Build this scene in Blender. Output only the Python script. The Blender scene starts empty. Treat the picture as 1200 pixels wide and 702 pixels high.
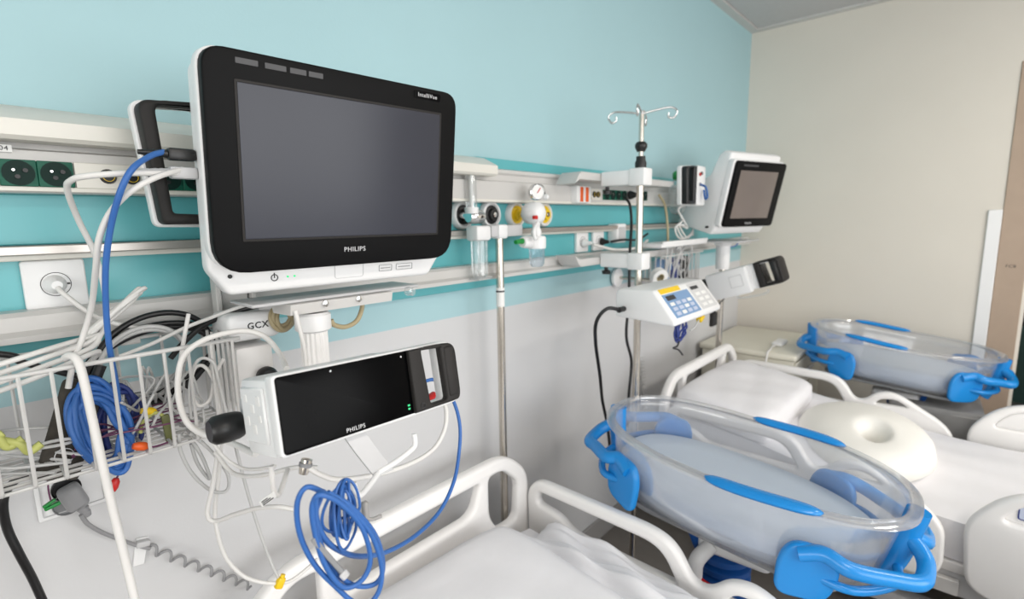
import bpy, bmesh, math, random
from mathutils import Vector, Matrix, Euler
random.seed(7)
S = bpy.context.scene
COL = S.collection
PI = math.pi
def rad(a): return math.radians(a)

# ------------------------------------------------------------------ camera
cam_d = bpy.data.cameras.new('camera'); cam = bpy.data.objects.new('camera', cam_d); COL.objects.link(cam)
cam_d.sensor_fit = 'HORIZONTAL'; cam_d.sensor_width = 36.0; cam_d.lens = 36.0*599.8/1200.0
cam_d.clip_start = 0.02
def cam_matrix(yaw, pitch, roll, loc):
    F = Vector((math.cos(yaw)*math.cos(pitch), math.sin(yaw)*math.cos(pitch), -math.sin(pitch)))
    r = Vector((math.sin(yaw), -math.cos(yaw), 0)); d = F.cross(r)
    r2 = r*math.cos(roll)+d*math.sin(roll); d2 = -r*math.sin(roll)+d*math.cos(roll)
    m = Matrix((r2, -d2, -F)).transposed().to_4x4(); m.translation = loc
    return m
cam.matrix_world = cam_matrix(rad(41.836), rad(8.791), rad(0.9176), (0, 0, 1.5))
cam_d.dof.use_dof = True; cam_d.dof.focus_distance = 0.86; cam_d.dof.aperture_fstop = 3.6
S.camera = cam
# ------------------------------------------------------------------ light
S.view_settings.view_transform = 'Standard'; S.view_settings.look = 'None'
S.view_settings.exposure = -0.2; S.view_settings.gamma = 1.0; S.view_settings.use_curve_mapping = False
world = bpy.data.worlds.new('world'); S.world = world; world.use_nodes = True
bg = world.node_tree.nodes['Background']; bg.inputs[0].default_value = (0.80, 0.90, 1.0, 1); bg.inputs[1].default_value = 1.0
def area(name, loc, rot, sx, sy, power, col):
    l = bpy.data.lights.new(name, 'AREA'); l.shape = 'RECTANGLE'; l.size = sx; l.size_y = sy; l.energy = power; l.color = col
    o = bpy.data.objects.new(name, l); COL.objects.link(o); o.location = loc; o.rotation_euler = rot
    return o
area('window_daylight', (1.1, -2.86, 1.55), (rad(90), 0, 0), 3.4, 1.6, 82, (1.0, 0.985, 0.96))
area('added_side_daylight', (-2.46, -1.0, 1.55), (0, rad(-90), 0), 1.6, 2.4, 58, (1.0, 0.965, 0.91))  # extra light added on the left so the far wall gets brighter
for lx in (0.4, 2.5):
    area('added_ceiling_light', (lx, -1.35, 2.66), (0, 0, 0), 1.1, 0.25, 24, (1.0, 0.93, 0.84))  # added overhead fill, out of view, lifting the brightness of the beds

# ------------------------------------------------------------------ materials
MATS = {}
def mat(name, col, rough=0.5, metal=0.0, noise=0.03, scale=12.0, bump=0.0, bscale=80.0, spec=0.5, emit=0.0, coat=0.0, stretch=None):
    if name in MATS: return MATS[name]
    m = bpy.data.materials.new(name); m.use_nodes = True; nt = m.node_tree; b = nt.nodes['Principled BSDF']
    b.inputs['Roughness'].default_value = rough; b.inputs['Metallic'].default_value = metal
    b.inputs['Specular IOR Level'].default_value = spec
    if coat: b.inputs['Coat Weight'].default_value = coat; b.inputs['Coat Roughness'].default_value = 0.08
    tc = nt.nodes.new('ShaderNodeTexCoord'); src = tc.outputs['Object']
    if stretch:
        mp = nt.nodes.new('ShaderNodeMapping'); mp.inputs['Scale'].default_value = stretch; nt.links.new(src, mp.inputs[0]); src = mp.outputs[0]
    n = nt.nodes.new('ShaderNodeTexNoise'); n.inputs['Scale'].default_value = scale; n.inputs['Detail'].default_value = 3
    nt.links.new(src, n.inputs['Vector'])
    r = nt.nodes.new('ShaderNodeValToRGB'); c = col
    r.color_ramp.elements[0].position = 0.3; r.color_ramp.elements[1].position = 0.7
    r.color_ramp.elements[0].color = tuple(max(0, x*(1-noise)) for x in c)+(1,)
    r.color_ramp.elements[1].color = tuple(min(1, x*(1+noise)) for x in c)+(1,)
    nt.links.new(n.outputs['Fac'], r.inputs['Fac']); nt.links.new(r.outputs['Color'], b.inputs['Base Color'])
    if bump:
        n2 = nt.nodes.new('ShaderNodeTexNoise'); n2.inputs['Scale'].default_value = bscale; n2.inputs['Detail'].default_value = 4
        nt.links.new(src, n2.inputs['Vector'])
        bp = nt.nodes.new('ShaderNodeBump'); bp.inputs['Strength'].default_value = bump; bp.inputs['Distance'].default_value = 0.004
        nt.links.new(n2.outputs['Fac'], bp.inputs['Height']); nt.links.new(bp.outputs['Normal'], b.inputs['Normal'])
    if emit:
        b.inputs['Emission Color'].default_value = tuple(col)+(1,); b.inputs['Emission Strength'].default_value = emit
    MATS[name] = m; return m
def srgb(r, g, b):
    f = lambda c: (c/255/12.92 if c/255 <= 0.04045 else ((c/255+0.055)/1.055)**2.4)
    return (f(r), f(g), f(b))
def clear(name, tint, body=0.1, gloss=0.12, rough=0.08):
    """thin clear plastic: lets most light through, a little milky, with a sheen that grows at the edges"""
    m = bpy.data.materials.new(name); m.use_nodes = True; nt = m.node_tree; nt.nodes.clear()
    out = nt.nodes.new('ShaderNodeOutputMaterial')
    tr = nt.nodes.new('ShaderNodeBsdfTransparent'); tr.inputs[0].default_value = tuple(tint)+(1,)
    df = nt.nodes.new('ShaderNodeBsdfDiffuse'); df.inputs[0].default_value = tuple(min(1, t*0.95) for t in tint)+(1,)
    gl = nt.nodes.new('ShaderNodeBsdfGlossy'); gl.inputs['Roughness'].default_value = rough; gl.inputs[0].default_value = (1, 1, 1, 1)
    tl = nt.nodes.new('ShaderNodeBsdfTranslucent'); tl.inputs[0].default_value = df.inputs[0].default_value
    lw = nt.nodes.new('ShaderNodeLayerWeight'); lw.inputs['Blend'].default_value = 0.25
    ns = nt.nodes.new('ShaderNodeTexNoise'); ns.inputs['Scale'].default_value = 9
    ma = nt.nodes.new('ShaderNodeMath'); ma.operation = 'MULTIPLY_ADD'; ma.inputs[1].default_value = 0.05; ma.inputs[2].default_value = body
    nt.links.new(ns.outputs['Fac'], ma.inputs[0])
    m0 = nt.nodes.new('ShaderNodeMixShader'); m0.inputs[0].default_value = 0.5; nt.links.new(df.outputs[0], m0.inputs[1]); nt.links.new(tl.outputs[0], m0.inputs[2])
    m1 = nt.nodes.new('ShaderNodeMixShader'); nt.links.new(ma.outputs[0], m1.inputs[0]); nt.links.new(tr.outputs[0], m1.inputs[1]); nt.links.new(m0.outputs[0], m1.inputs[2])
    mm = nt.nodes.new('ShaderNodeMath'); mm.operation = 'MULTIPLY_ADD'; mm.inputs[1].default_value = 0.55; mm.inputs[2].default_value = gloss*0.35
    nt.links.new(lw.outputs['Fresnel'], mm.inputs[0])
    m2 = nt.nodes.new('ShaderNodeMixShader'); nt.links.new(mm.outputs[0], m2.inputs[0]); nt.links.new(m1.outputs[0], m2.inputs[1]); nt.links.new(gl.outputs[0], m2.inputs[2])
    nt.links.new(m2.outputs[0], out.inputs[0]); MATS[name] = m
    return m
M = {}
M['wall_blue'] = mat('pale blue wall paint', srgb(170, 205, 211), 0.62, noise=0.012, scale=3, bump=0.05, bscale=160)
M['wall_white'] = mat('off white wall paint', srgb(210, 210, 211), 0.55, noise=0.015, scale=3, bump=0.05, bscale=160)
M['wall_cream'] = mat('warm cream wall paint', srgb(222, 216, 205), 0.65, noise=0.015, scale=3, bump=0.05, bscale=160)
M['ceil'] = mat('ceiling tile', srgb(196, 194, 194), 0.8, noise=0.02, scale=30, bump=0.1)
M['ceil_grid'] = mat('ceiling grid', srgb(205, 203, 200), 0.5)
M['floor'] = mat('grey vinyl floor', srgb(128, 122, 116), 0.35, noise=0.05, scale=20)
M['taupe'] = mat('taupe door frame', srgb(176, 155, 136), 0.5)
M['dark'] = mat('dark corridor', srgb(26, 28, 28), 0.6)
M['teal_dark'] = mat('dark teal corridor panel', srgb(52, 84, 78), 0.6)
M['teal'] = mat('glossy teal panel', srgb(98, 182, 188), 0.3, noise=0.015, scale=4)
M['alu'] = mat('light grey aluminium duct', srgb(205, 203, 200), 0.35, noise=0.01)
M['alu_dk'] = mat('mid grey aluminium', srgb(160, 158, 156), 0.4, noise=0.02)
M['cream_al'] = mat('cream lamp housing', srgb(228, 225, 216), 0.35, noise=0.01)
M['rail'] = mat('brushed steel rail', srgb(186, 180, 174), 0.3, metal=0.6, noise=0.05, scale=40, stretch=(1, 40, 40))
M['steel'] = mat('stainless steel', srgb(205, 198, 188), 0.22, metal=0.95, noise=0.04, scale=30)
M['chrome'] = mat('chrome', srgb(225, 225, 225), 0.12, metal=1.0)
M['green_sock'] = mat('dark green socket plastic', srgb(16, 92, 72), 0.4, spec=0.3)
M['green_deep'] = mat('deep green socket well', srgb(8, 40, 34), 0.5, spec=0.2)
M['white_pl'] = mat('white device plastic', srgb(238, 238, 238), 0.35, noise=0.01)
M['white_bed'] = mat('white bed plastic', srgb(243, 241, 239), 0.32, noise=0.012)
M['grey_pl'] = mat('light grey plastic', srgb(196, 196, 197), 0.4)
M['midgrey'] = mat('mid grey plastic', srgb(140, 141, 143), 0.45)
M['black_pl'] = mat('black plastic', srgb(24, 24, 25), 0.38, noise=0.1)
M['black_bezel'] = mat('satin black bezel', srgb(13, 13, 14), 0.5, noise=0.05, spec=0.12)
M['char'] = mat('charcoal plastic', srgb(42, 40, 39), 0.55, noise=0.05, spec=0.25)
M['screen'] = mat('dark monitor glass', srgb(52, 54, 64), 0.3, noise=0.05, scale=3, spec=0.35)
M['screen2'] = mat('grey monitor glass', srgb(118, 108, 102), 0.3, noise=0.05, scale=5)
M['glass_black'] = mat('black module glass', srgb(5, 5, 6), 0.2, noise=0.1, spec=0.06)
M['key_grey'] = mat('grey key print', srgb(70, 70, 72), 0.5)
M['letter'] = mat('silver lettering', srgb(210, 210, 212), 0.4)
M['print_grey'] = mat('grey print', srgb(150, 150, 152), 0.5)
M['print_dark'] = mat('dark print', srgb(45, 45, 48), 0.5)
M['led'] = mat('green indicator', (0.02, 0.55, 0.18), 0.3, emit=0.8)
M['blue'] = mat('glossy blue handle plastic', srgb(26, 136, 212), 0.25, noise=0.03, scale=6)
M['blue_dk'] = mat('royal blue bellows plastic', srgb(18, 78, 150), 0.35)
M['cable_w'] = mat('white cable', srgb(226, 224, 221), 0.45)
M['cable_g'] = mat('pale grey cable', srgb(196, 196, 195), 0.45)
M['cable_dg'] = mat('grey cord', srgb(148, 148, 150), 0.45)
M['cable_b'] = mat('blue cable', srgb(52, 104, 176), 0.45)
M['cable_k'] = mat('black cable', srgb(20, 20, 22), 0.4)
M['cable_cream'] = mat('beige cable', srgb(176, 162, 128), 0.5)
M['purple'] = mat('purple lead wire', srgb(110, 58, 92), 0.45)
M['wire'] = mat('pale grey coated wire', srgb(204, 203, 201), 0.35)
M['cuff'] = mat('dark grey woven cuff', srgb(66, 62, 56), 0.9, noise=0.15, scale=60, bump=0.2, bscale=300)
M['orange'] = mat('orange plastic', srgb(232, 96, 30), 0.4)
M['yellow'] = mat('yellow plastic', srgb(238, 200, 24), 0.4)
M['red'] = mat('red plastic', srgb(196, 30, 26), 0.35)
M['green'] = mat('green plastic', srgb(24, 140, 60), 0.4)
M['olive'] = mat('olive green tube', srgb(186, 190, 110), 0.45)
M['olive_dk'] = mat('olive connector', srgb(112, 116, 70), 0.5)
M['sheet'] = mat('white cotton sheet', srgb(238, 237, 240), 0.85, noise=0.012, scale=8, bump=0.9, bscale=5, stretch=(1.0, 2.2, 1.0))
M['pillow'] = mat('warm white pillow fabric', srgb(244, 242, 236), 0.9, noise=0.01, bump=0.12, bscale=14)
M['matt_bl'] = mat('blue grey bassinet mattress', srgb(186, 197, 210), 0.5, noise=0.02, scale=6)
M['label_w'] = mat('white paper label', srgb(236, 236, 234), 0.6)
M['label_bl'] = mat('pale blue label', srgb(196, 205, 226), 0.5)
M['label_nv'] = mat('navy print', srgb(44, 60, 128), 0.5)
M['keypad'] = mat('blue keypad film', srgb(122, 156, 196), 0.4)
M['keypad_g'] = mat('pale grey keypad film', srgb(208, 208, 208), 0.4)
M['cab'] = mat('cream cabinet laminate', srgb(222, 218, 203), 0.45, noise=0.012)
M['trolley'] = mat('grey trolley panel', srgb(150, 149, 148), 0.45)
M['tub'] = clear('clear bassinet plastic', (0.955, 0.965, 0.985), 0.13, 0.12)
M['tub_rim'] = clear('clear bassinet rim plastic', (0.96, 0.965, 0.97), 0.20, 0.3)
M['clear'] = clear('clear device plastic', (0.96, 0.975, 0.98), 0.12, 0.2)
M['clear_bl'] = clear('clear jar plastic', (0.86, 0.92, 0.97), 0.16, 0.2)
M['win_glass'] = clear('window glass', (0.97, 0.98, 0.98), 0.02, 0.1)

# ------------------------------------------------------------------ helpers
def finish(me, smooth=40):
    if smooth:
        me.shade_smooth()
        try: me.set_sharp_from_angle(angle=rad(smooth))
        except Exception: pass
    return me
def obj(name, me, m=None, parent=None, loc=None, rot=None):
    o = bpy.data.objects.new(name, me); COL.objects.link(o)
    if m is not None:
        me.materials.clear(); me.materials.append(MATS[m] if m in MATS else M[m])
    if parent is not None: o.parent = parent
    if loc is not None: o.location = loc
    if rot is not None: o.rotation_euler = rot
    return o
def tag(o, label, cat, group=None):
    o['label'] = label; o['category'] = cat
    if group: o['group'] = group
    return o
def struct(o): o['kind'] = 'structure'; return o
def thing(name, label, cat, loc=(0, 0, 0), rot=(0, 0, 0), group=None):
    o = bpy.data.objects.new(name, None); COL.objects.link(o); o.empty_display_size = 0.05
    o.location = loc; o.rotation_euler = rot
    return tag(o, label, cat, group)
def bm_mesh(bm, smooth=40):
    bmesh.ops.recalc_face_normals(bm, faces=bm.faces[:])
    me = bpy.data.meshes.new('mesh'); bm.to_mesh(me); bm.free(); return finish(me, smooth)
def add_box(bm, lo, hi):
    r = bmesh.ops.create_cube(bm, size=1.0)
    lo = Vector(lo); hi = Vector(hi)
    for v in r['verts']:
        v.co = Vector(((lo[i]+hi[i])/2+v.co[i]*(hi[i]-lo[i]) for i in range(3)))
    return r['verts']
def box(lo, hi, bevel=0.0, seg=2):
    bm = bmesh.new(); add_box(bm, lo, hi)
    if bevel: bmesh.ops.bevel(bm, geom=bm.edges[:], offset=bevel, segments=seg, profile=0.5, affect='EDGES')
    return bm_mesh(bm)
def boxes(lst, bevel=0.0, seg=2):
    bm = bmesh.new()
    for lo, hi in lst: add_box(bm, lo, hi)
    if bevel: bmesh.ops.bevel(bm, geom=bm.edges[:], offset=bevel, segments=seg, profile=0.5, affect='EDGES')
    return bm_mesh(bm)
def catmull(pts, n=8, closed=False):
    P = [Vector(p) for p in pts]; N = len(P); out = []
    if N < 3 and not closed: return P
    segs = N if closed else N-1
    for i in range(segs):
        if closed: a, b, c, d = P[(i-1) % N], P[i], P[(i+1) % N], P[(i+2) % N]
        else:
            b, c = P[i], P[i+1]; a = P[i-1] if i > 0 else b*2-c; d = P[i+2] if i+2 < N else c*2-b
        for k in range(n):
            t = k/n; t2 = t*t; t3 = t2*t
            out.append(0.5*((2*b)+(c-a)*t+(2*a-5*b+4*c-d)*t2+(-a+3*b-3*c+d)*t3))
    if not closed: out.append(P[-1])
    return out
def add_sweep(bm, path, r, sides=8, closed=False, rs=None, sx=1.0):
    P = [Vector(p) for p in path]; N = len(P); rings = []
    t0 = (P[1]-P[0]).normalized(); up = Vector((0, 0, 1)) if abs(t0.z) < 0.9 else Vector((1, 0, 0))
    nrm = t0.cross(up).normalized(); prev = t0
    for i in range(N):
        if closed: t = (P[(i+1) % N]-P[i-1])
        else: t = P[min(i+1, N-1)]-P[max(i-1, 0)]
        if t.length < 1e-9: t = prev
        t = t.normalized(); q = prev.rotation_difference(t); nrm = (q @ nrm); nrm = (nrm-t*nrm.dot(t)).normalized(); prev = t
        bn = t.cross(nrm); rr = rs[i] if rs else r
        rings.append([bm.verts.new(P[i]+(nrm*math.cos(2*PI*k/sides)*sx+bn*math.sin(2*PI*k/sides))*rr) for k in range(sides)])
    for i in range(N if closed else N-1):
        A, B = rings[i], rings[(i+1) % N]; off = 0
        if closed and i == N-1:
            off = min(range(sides), key=lambda o: sum((A[k].co-B[(k+o) % sides].co).length for k in range(sides)))
        for k in range(sides):
            bm.faces.new((A[k], A[(k+1) % sides], B[(k+1+off) % sides], B[(k+off) % sides]))
    if not closed:
        bm.faces.new(rings[0]); bm.faces.new(list(reversed(rings[-1])))
def tube(pts, r, n=8, sides=8, closed=False, smooth=True):
    bm = bmesh.new(); add_sweep(bm, catmull(pts, n, closed) if smooth else pts, r, sides, closed); return bm_mesh(bm, 50)
def tubes(lst, r, sides=6):
    bm = bmesh.new()
    for p in lst: add_sweep(bm, p, r, sides)
    return bm_mesh(bm, 50)
def lathe(prof, seg=24, axis='Z', smooth=40):
    bm = bmesh.new(); rings = []
    for r, z in prof:
        if r < 1e-6: rings.append([bm.verts.new((0, 0, z))])
        else: rings.append([bm.verts.new((r*math.cos(2*PI*k/seg), r*math.sin(2*PI*k/seg), z)) for k in range(seg)])
    for A, B in zip(rings, rings[1:]):
        for k in range(seg):
            a0, a1 = A[k % len(A)], A[(k+1) % len(A)]; b0, b1 = B[k % len(B)], B[(k+1) % len(B)]
            f = [a0, a1, b1, b0]; f = [v for i, v in enumerate(f) if v not in f[:i]]
            if len(f) > 2:
                try: bm.faces.new(f)
                except ValueError: pass
    for R in (rings[0], rings[-1]):
        if len(R) > 1 and prof[0] != prof[-1]:
            try: bm.faces.new(R)
            except ValueError: pass
    if axis == 'Y': bmesh.ops.rotate(bm, verts=bm.verts[:], cent=(0, 0, 0), matrix=Matrix.Rotation(rad(90), 3, 'X'))
    if axis == 'X': bmesh.ops.rotate(bm, verts=bm.verts[:], cent=(0, 0, 0), matrix=Matrix.Rotation(rad(90), 3, 'Y'))
    return bm_mesh(bm, smooth)
def cyl(a, b, r, seg=16, r2=None):
    bm = bmesh.new(); add_sweep(bm, [a, b], r, seg, rs=[r, r if r2 is None else r2]); return bm_mesh(bm, 50)
def roundpoly(pts, rads, n=6):
    out = []; N = len(pts)
    if not isinstance(rads, (list, tuple)): rads = [rads]*N
    for i in range(N):
        p = Vector(pts[i]); a = Vector(pts[i-1]); c = Vector(pts[(i+1) % N]); r = rads[i]
        if r <= 0: out.append(tuple(p)); continue
        da = min(r, (a-p).length*0.49); dc = min(r, (c-p).length*0.49)
        A = p+(a-p).normalized()*da; C = p+(c-p).normalized()*dc
        for k in range(n+1):
            t = k/n; out.append(tuple(A*(1-t)**2+p*2*t*(1-t)*1.0+C*t*t))
    return out
def rrect(w, h, r, cx=0, cy=0, n=6):
    return roundpoly([(cx-w/2, cy-h/2), (cx+w/2, cy-h/2), (cx+w/2, cy+h/2), (cx-w/2, cy+h/2)], r, n)
def plate(outer, holes=(), thick=0.01, bevel=0.0, plane='XZ', res=2):
    """filled 2D outline (with holes), given real thickness; plane XZ: thickness along Y, centred"""
    cu = bpy.data.curves.new('c', 'CURVE'); cu.dimensions = '2D'; cu.fill_mode = 'BOTH'
    for pl in [outer]+list(holes):
        sp = cu.splines.new('POLY'); sp.points.add(len(pl)-1); sp.use_cyclic_u = True
        for i, p in enumerate(pl): sp.points[i].co = (p[0], p[1], 0, 1)
    cu.extrude = max(1e-5, thick/2-bevel); cu.bevel_depth = bevel; cu.bevel_resolution = res
    if bevel: cu.offset = -bevel
    o = bpy.data.objects.new('c', cu); COL.objects.link(o)
    dg = bpy.context.evaluated_depsgraph_get(); me = bpy.data.meshes.new_from_object(o.evaluated_get(dg))
    bpy.data.objects.remove(o); bpy.data.curves.remove(cu)
    bm = bmesh.new(); bm.from_mesh(me); bpy.data.meshes.remove(me)
    bmesh.ops.remove_doubles(bm, verts=bm.verts[:], dist=1e-6)
    if plane == 'XZ': mt = Matrix(((1, 0, 0), (0, 0, -1), (0, 1, 0)))
    elif plane == 'YZ': mt = Matrix(((0, 0, 1), (1, 0, 0), (0, 1, 0)))
    else: mt = Matrix.Identity(3)
    for v in bm.verts: v.co = mt @ v.co
    return bm_mesh(bm, 40)
def text(name, body, size, m, parent, loc, rot=(rad(90), 0, 0), align='CENTER', bold=0.0, sx=1.0):
    cu = bpy.data.curves.new('t', 'FONT'); cu.body = body; cu.size = size; cu.align_x = align; cu.align_y = 'CENTER'; cu.extrude = 0.0003; cu.offset = bold
    cu.resolution_u = 3; cu.space_character = 1.12
    o = bpy.data.objects.new('t', cu); COL.objects.link(o)
    dg = bpy.context.evaluated_depsgraph_get(); me = bpy.data.meshes.new_from_object(o.evaluated_get(dg))
    bpy.data.objects.remove(o); bpy.data.curves.remove(cu)
    if sx != 1.0:
        for v in me.vertices: v.co.x *= sx
    return obj(name, me, m, parent, loc, rot)
def xform(me, mt):
    me.transform(mt); return me
def copy_tree(o, parent=None):
    c = o.copy(); COL.objects.link(c); c.parent = parent
    for ch in list(o.children): copy_tree(ch, c)
    return c
def soft(w, d, h, nx=28, ny=28, edge=0.5, lump=0.0, seed=1, puff=None):
    """a cushion: flat-bottomed superellipse block with soft edges and folds"""
    rnd = random.Random(seed); ph = [rnd.uniform(0, 6.28) for _ in range(8)]
    bm = bmesh.new(); top = []; bot = []
    for j in range(ny+1):
        rt = []; rb = []
        for i in range(nx+1):
            u = -1+2*i/nx; v = -1+2*j/ny
            k = (max(0, 1-abs(u)**6)*max(0, 1-abs(v)**6))**edge
            x = u*w/2*(1-0.05*abs(v)**4); y = v*d/2*(1-0.05*abs(u)**4)
            f = lump*(math.sin(5*u+3*v+ph[0])+0.7*math.sin(9*v-4*u+ph[1])+0.5*math.sin(14*u+6*v+ph[2]))*k
            z = h*k+f
            rt.append(bm.verts.new((x, y, max(z, 0.0)+0.002))); rb.append(bm.verts.new((x, y, -0.002-0.12*h*k)))
        top.append(rt); bot.append(rb)
    for j in range(ny):
        for i in range(nx):
            bm.faces.new((top[j][i], top[j][i+1], top[j+1][i+1], top[j+1][i])); bm.faces.new((bot[j][i], bot[j+1][i], bot[j+1][i+1], bot[j][i+1]))
    for j in range(ny):
        bm.faces.new((top[j][0], top[j+1][0], bot[j+1][0], bot[j][0])); bm.faces.new((top[j][nx], bot[j][nx], bot[j+1][nx], top[j+1][nx]))
    for i in range(nx):
        bm.faces.new((top[0][i], bot[0][i], bot[0][i+1], top[0][i+1])); bm.faces.new((top[ny][i], top[ny][i+1], bot[ny][i+1], bot[ny][i]))
    return bm_mesh(bm, 80)
def cable(name, label, pts, r, m, group=None, sides=8, n=8, cat='cable'):
    return tag(obj(name, tube(pts, r, n, sides), m), label, cat, group)
def coil_pts(c, U, V, a, b, turns, jit, seed, per=14, N=None):
    rnd = random.Random(seed); c = Vector(c); U = Vector(U).normalized(); V = Vector(V).normalized(); Nn = U.cross(V)
    out = []
    for t in range(turns):
        da = rnd.uniform(-jit, jit); db = rnd.uniform(-jit, jit); oc = U*rnd.uniform(-jit, jit)*0.5+V*rnd.uniform(-jit, jit)*0.5; on = rnd.uniform(-1, 1)*jit*0.6
        for k in range(per):
            th = 2*PI*k/per
            out.append(c+oc*(1)+U*(a+da)*math.cos(th)+V*(b+db)*math.sin(th)+Nn*(on+jit*0.3*math.sin(2*th+t)))
    return out
# ================================================================== SETTING
XL, XR, YB, YF, ZC = -2.4, 3.75, 1.2, -2.8, 2.7
struct(obj('floor', box((XL, YF, -0.05), (6.2, YB, 0.0)), 'floor'))
ceil_o = struct(obj('ceiling', box((XL-0.12, YF-0.12, ZC+0.02), (XR+0.12, YB+0.12, ZC+0.08)), 'ceil_grid'))
tile_me = box((0.006, 0.006, 0), (0.594, 0.594, 0.02), 0.003, 1)
ys = YB-0.045
for i in range(11):
    for j in range(7):
        t = obj('ceiling_tile', tile_me, 'ceil', ceil_o, (XR-0.045-0.6*(i+1), ys-0.6*(j+1), ZC-0.002))
obj('edge_trim', boxes([((XL, YB-0.05, ZC-0.012), (XR, YB, ZC+0.02)), ((XR-0.05, YF, ZC-0.012), (XR, YB-0.05, ZC+0.02))]), 'ceil_grid', ceil_o)
wb = struct(obj('wall_back', box((XL, YB, 1.2), (XR+0.1, YB+0.12, ZC+0.02)), 'wall_blue'))
obj('white_lower_field', box((XL, YB, 0), (XR+0.1, YB+0.12, 1.2)), 'wall_white', wb)
wr = struct(obj('wall_right', box((XR, -0.112, 0), (XR+0.12, YB, ZC+0.02)), 'wall_cream'))
obj('wall_section', box((XR, YF, 0), (XR+0.12, -1.25, ZC+0.02)), 'wall_cream', wr)
obj('wall_over_door', box((XR, -1.25, 2.25), (XR+0.12, -0.112, ZC+0.02)), 'wall_cream', wr)
struct(obj('wall_left', boxes([((XL-0.12, YF, 0), (XL, YB+0.12, 0.7)), ((XL-0.12, YF, 2.4), (XL, YB+0.12, ZC+0.02)), ((XL-0.12, YF, 0.7), (XL, -2.25, 2.4)), ((XL-0.12, 0.25, 0.7), (XL, YB+0.12, 2.4))]), 'wall_white'))
wf = struct(obj('wall_front', boxes([((XL, YF-0.12, 0), (XR+0.12, YF, 0.7)), ((XL, YF-0.12, 2.4), (XR+0.12, YF, ZC+0.02)),
    ((XL, YF-0.12, 0.7), (-0.65, YF, 2.4)), ((2.85, YF-0.12, 0.7), (XR+0.12, YF, 2.4))]), 'wall_white'))
win = struct(obj('window_1', boxes([((-0.65, YF-0.1, 0.7), (-0.59, YF-0.03, 2.4)), ((2.79, YF-0.1, 0.7), (2.85, YF-0.03, 2.4)), ((1.07, YF-0.1, 0.76), (1.13, YF-0.03, 2.34)),
    ((-0.59, YF-0.1, 0.7), (2.79, YF-0.03, 0.76)), ((-0.59, YF-0.1, 2.34), (2.79, YF-0.03, 2.4))], 0.005, 1), 'white_pl'))
struct(obj('window_added', boxes([((XL-0.1, -2.25, 0.7), (XL-0.03, -2.19, 2.4)), ((XL-0.1, 0.19, 0.7), (XL-0.03, 0.25, 2.4)), ((XL-0.1, -1.03, 0.76), (XL-0.03, -0.97, 2.34)), ((XL-0.1, -2.19, 0.7), (XL-0.03, 0.19, 0.76)), ((XL-0.1, -2.19, 2.34), (XL-0.03, 0.19, 2.4))], 0.005, 1), 'white_pl'))  # unseen window frame added to go with the extra light on the left
# door opening: frame, jamb and the corridor behind it
dr = struct(obj('door_1', boxes([((XR-0.006, -0.226, 0), (XR+0.14, -0.112, 2.25)), ((XR-0.006, -1.25, 0), (XR+0.14, -1.14, 2.25)), ((XR-0.006, -1.14, 2.14), (XR+0.14, -0.226, 2.25))], 0.003, 1), 'taupe'))
obj('door_stop', box((XR+0.05, -0.244, 0), (XR+0.09, -0.2262, 2.14)), 'cream_al', dr)
obj('hinge', lathe([(0.007, 0), (0.007, 0.09)], 12), 'steel', dr, (XR-0.008, -0.235, 1.30))
text('frame_mark', 'FCB', 0.022, 'print_dark', dr, (XR-0.0066, -0.168, 1.22), (rad(90), 0, rad(-90)))
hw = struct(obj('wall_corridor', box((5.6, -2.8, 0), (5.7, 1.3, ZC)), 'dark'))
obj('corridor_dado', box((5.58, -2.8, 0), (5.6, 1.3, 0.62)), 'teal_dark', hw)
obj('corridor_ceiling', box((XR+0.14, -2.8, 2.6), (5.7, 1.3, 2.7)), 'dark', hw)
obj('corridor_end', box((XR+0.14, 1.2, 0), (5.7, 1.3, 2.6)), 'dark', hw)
struct(obj('trim_1', box((XR-0.012, -0.111, 0.1), (XR, -0.055, 1.515), 0.003, 1), 'white_pl'))
struct(obj('baseboard_back', box((XL, YB-0.014, 0), (XR, YB, 0.1), 0.003, 1), 'alu_dk'))
struct(obj('baseboard_right', box((XR-0.014, -0.11, 0), (XR, YB-0.014, 0.1), 0.003, 1), 'alu_dk'))
for lx in (0.4, 2.5):
    cl = thing('added_ceiling_lamp', 'slim ceiling fill lamp added above the foot of a bed', 'ceiling lamp', (lx, -1.35, 2.69), group='added ceiling fill lamps')  # unseen fixtures added to house the overhead fill
    obj('frame', plate(rrect(1.2, 0.34, 0.01), [rrect(1.12, 0.26, 0.005)], 0.02, 0.002, 'XY'), 'white_pl', cl)
    obj('diffuser', box((-0.56, -0.13, -0.004), (0.56, 0.13, 0.004)), 'label_w', cl)

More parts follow.
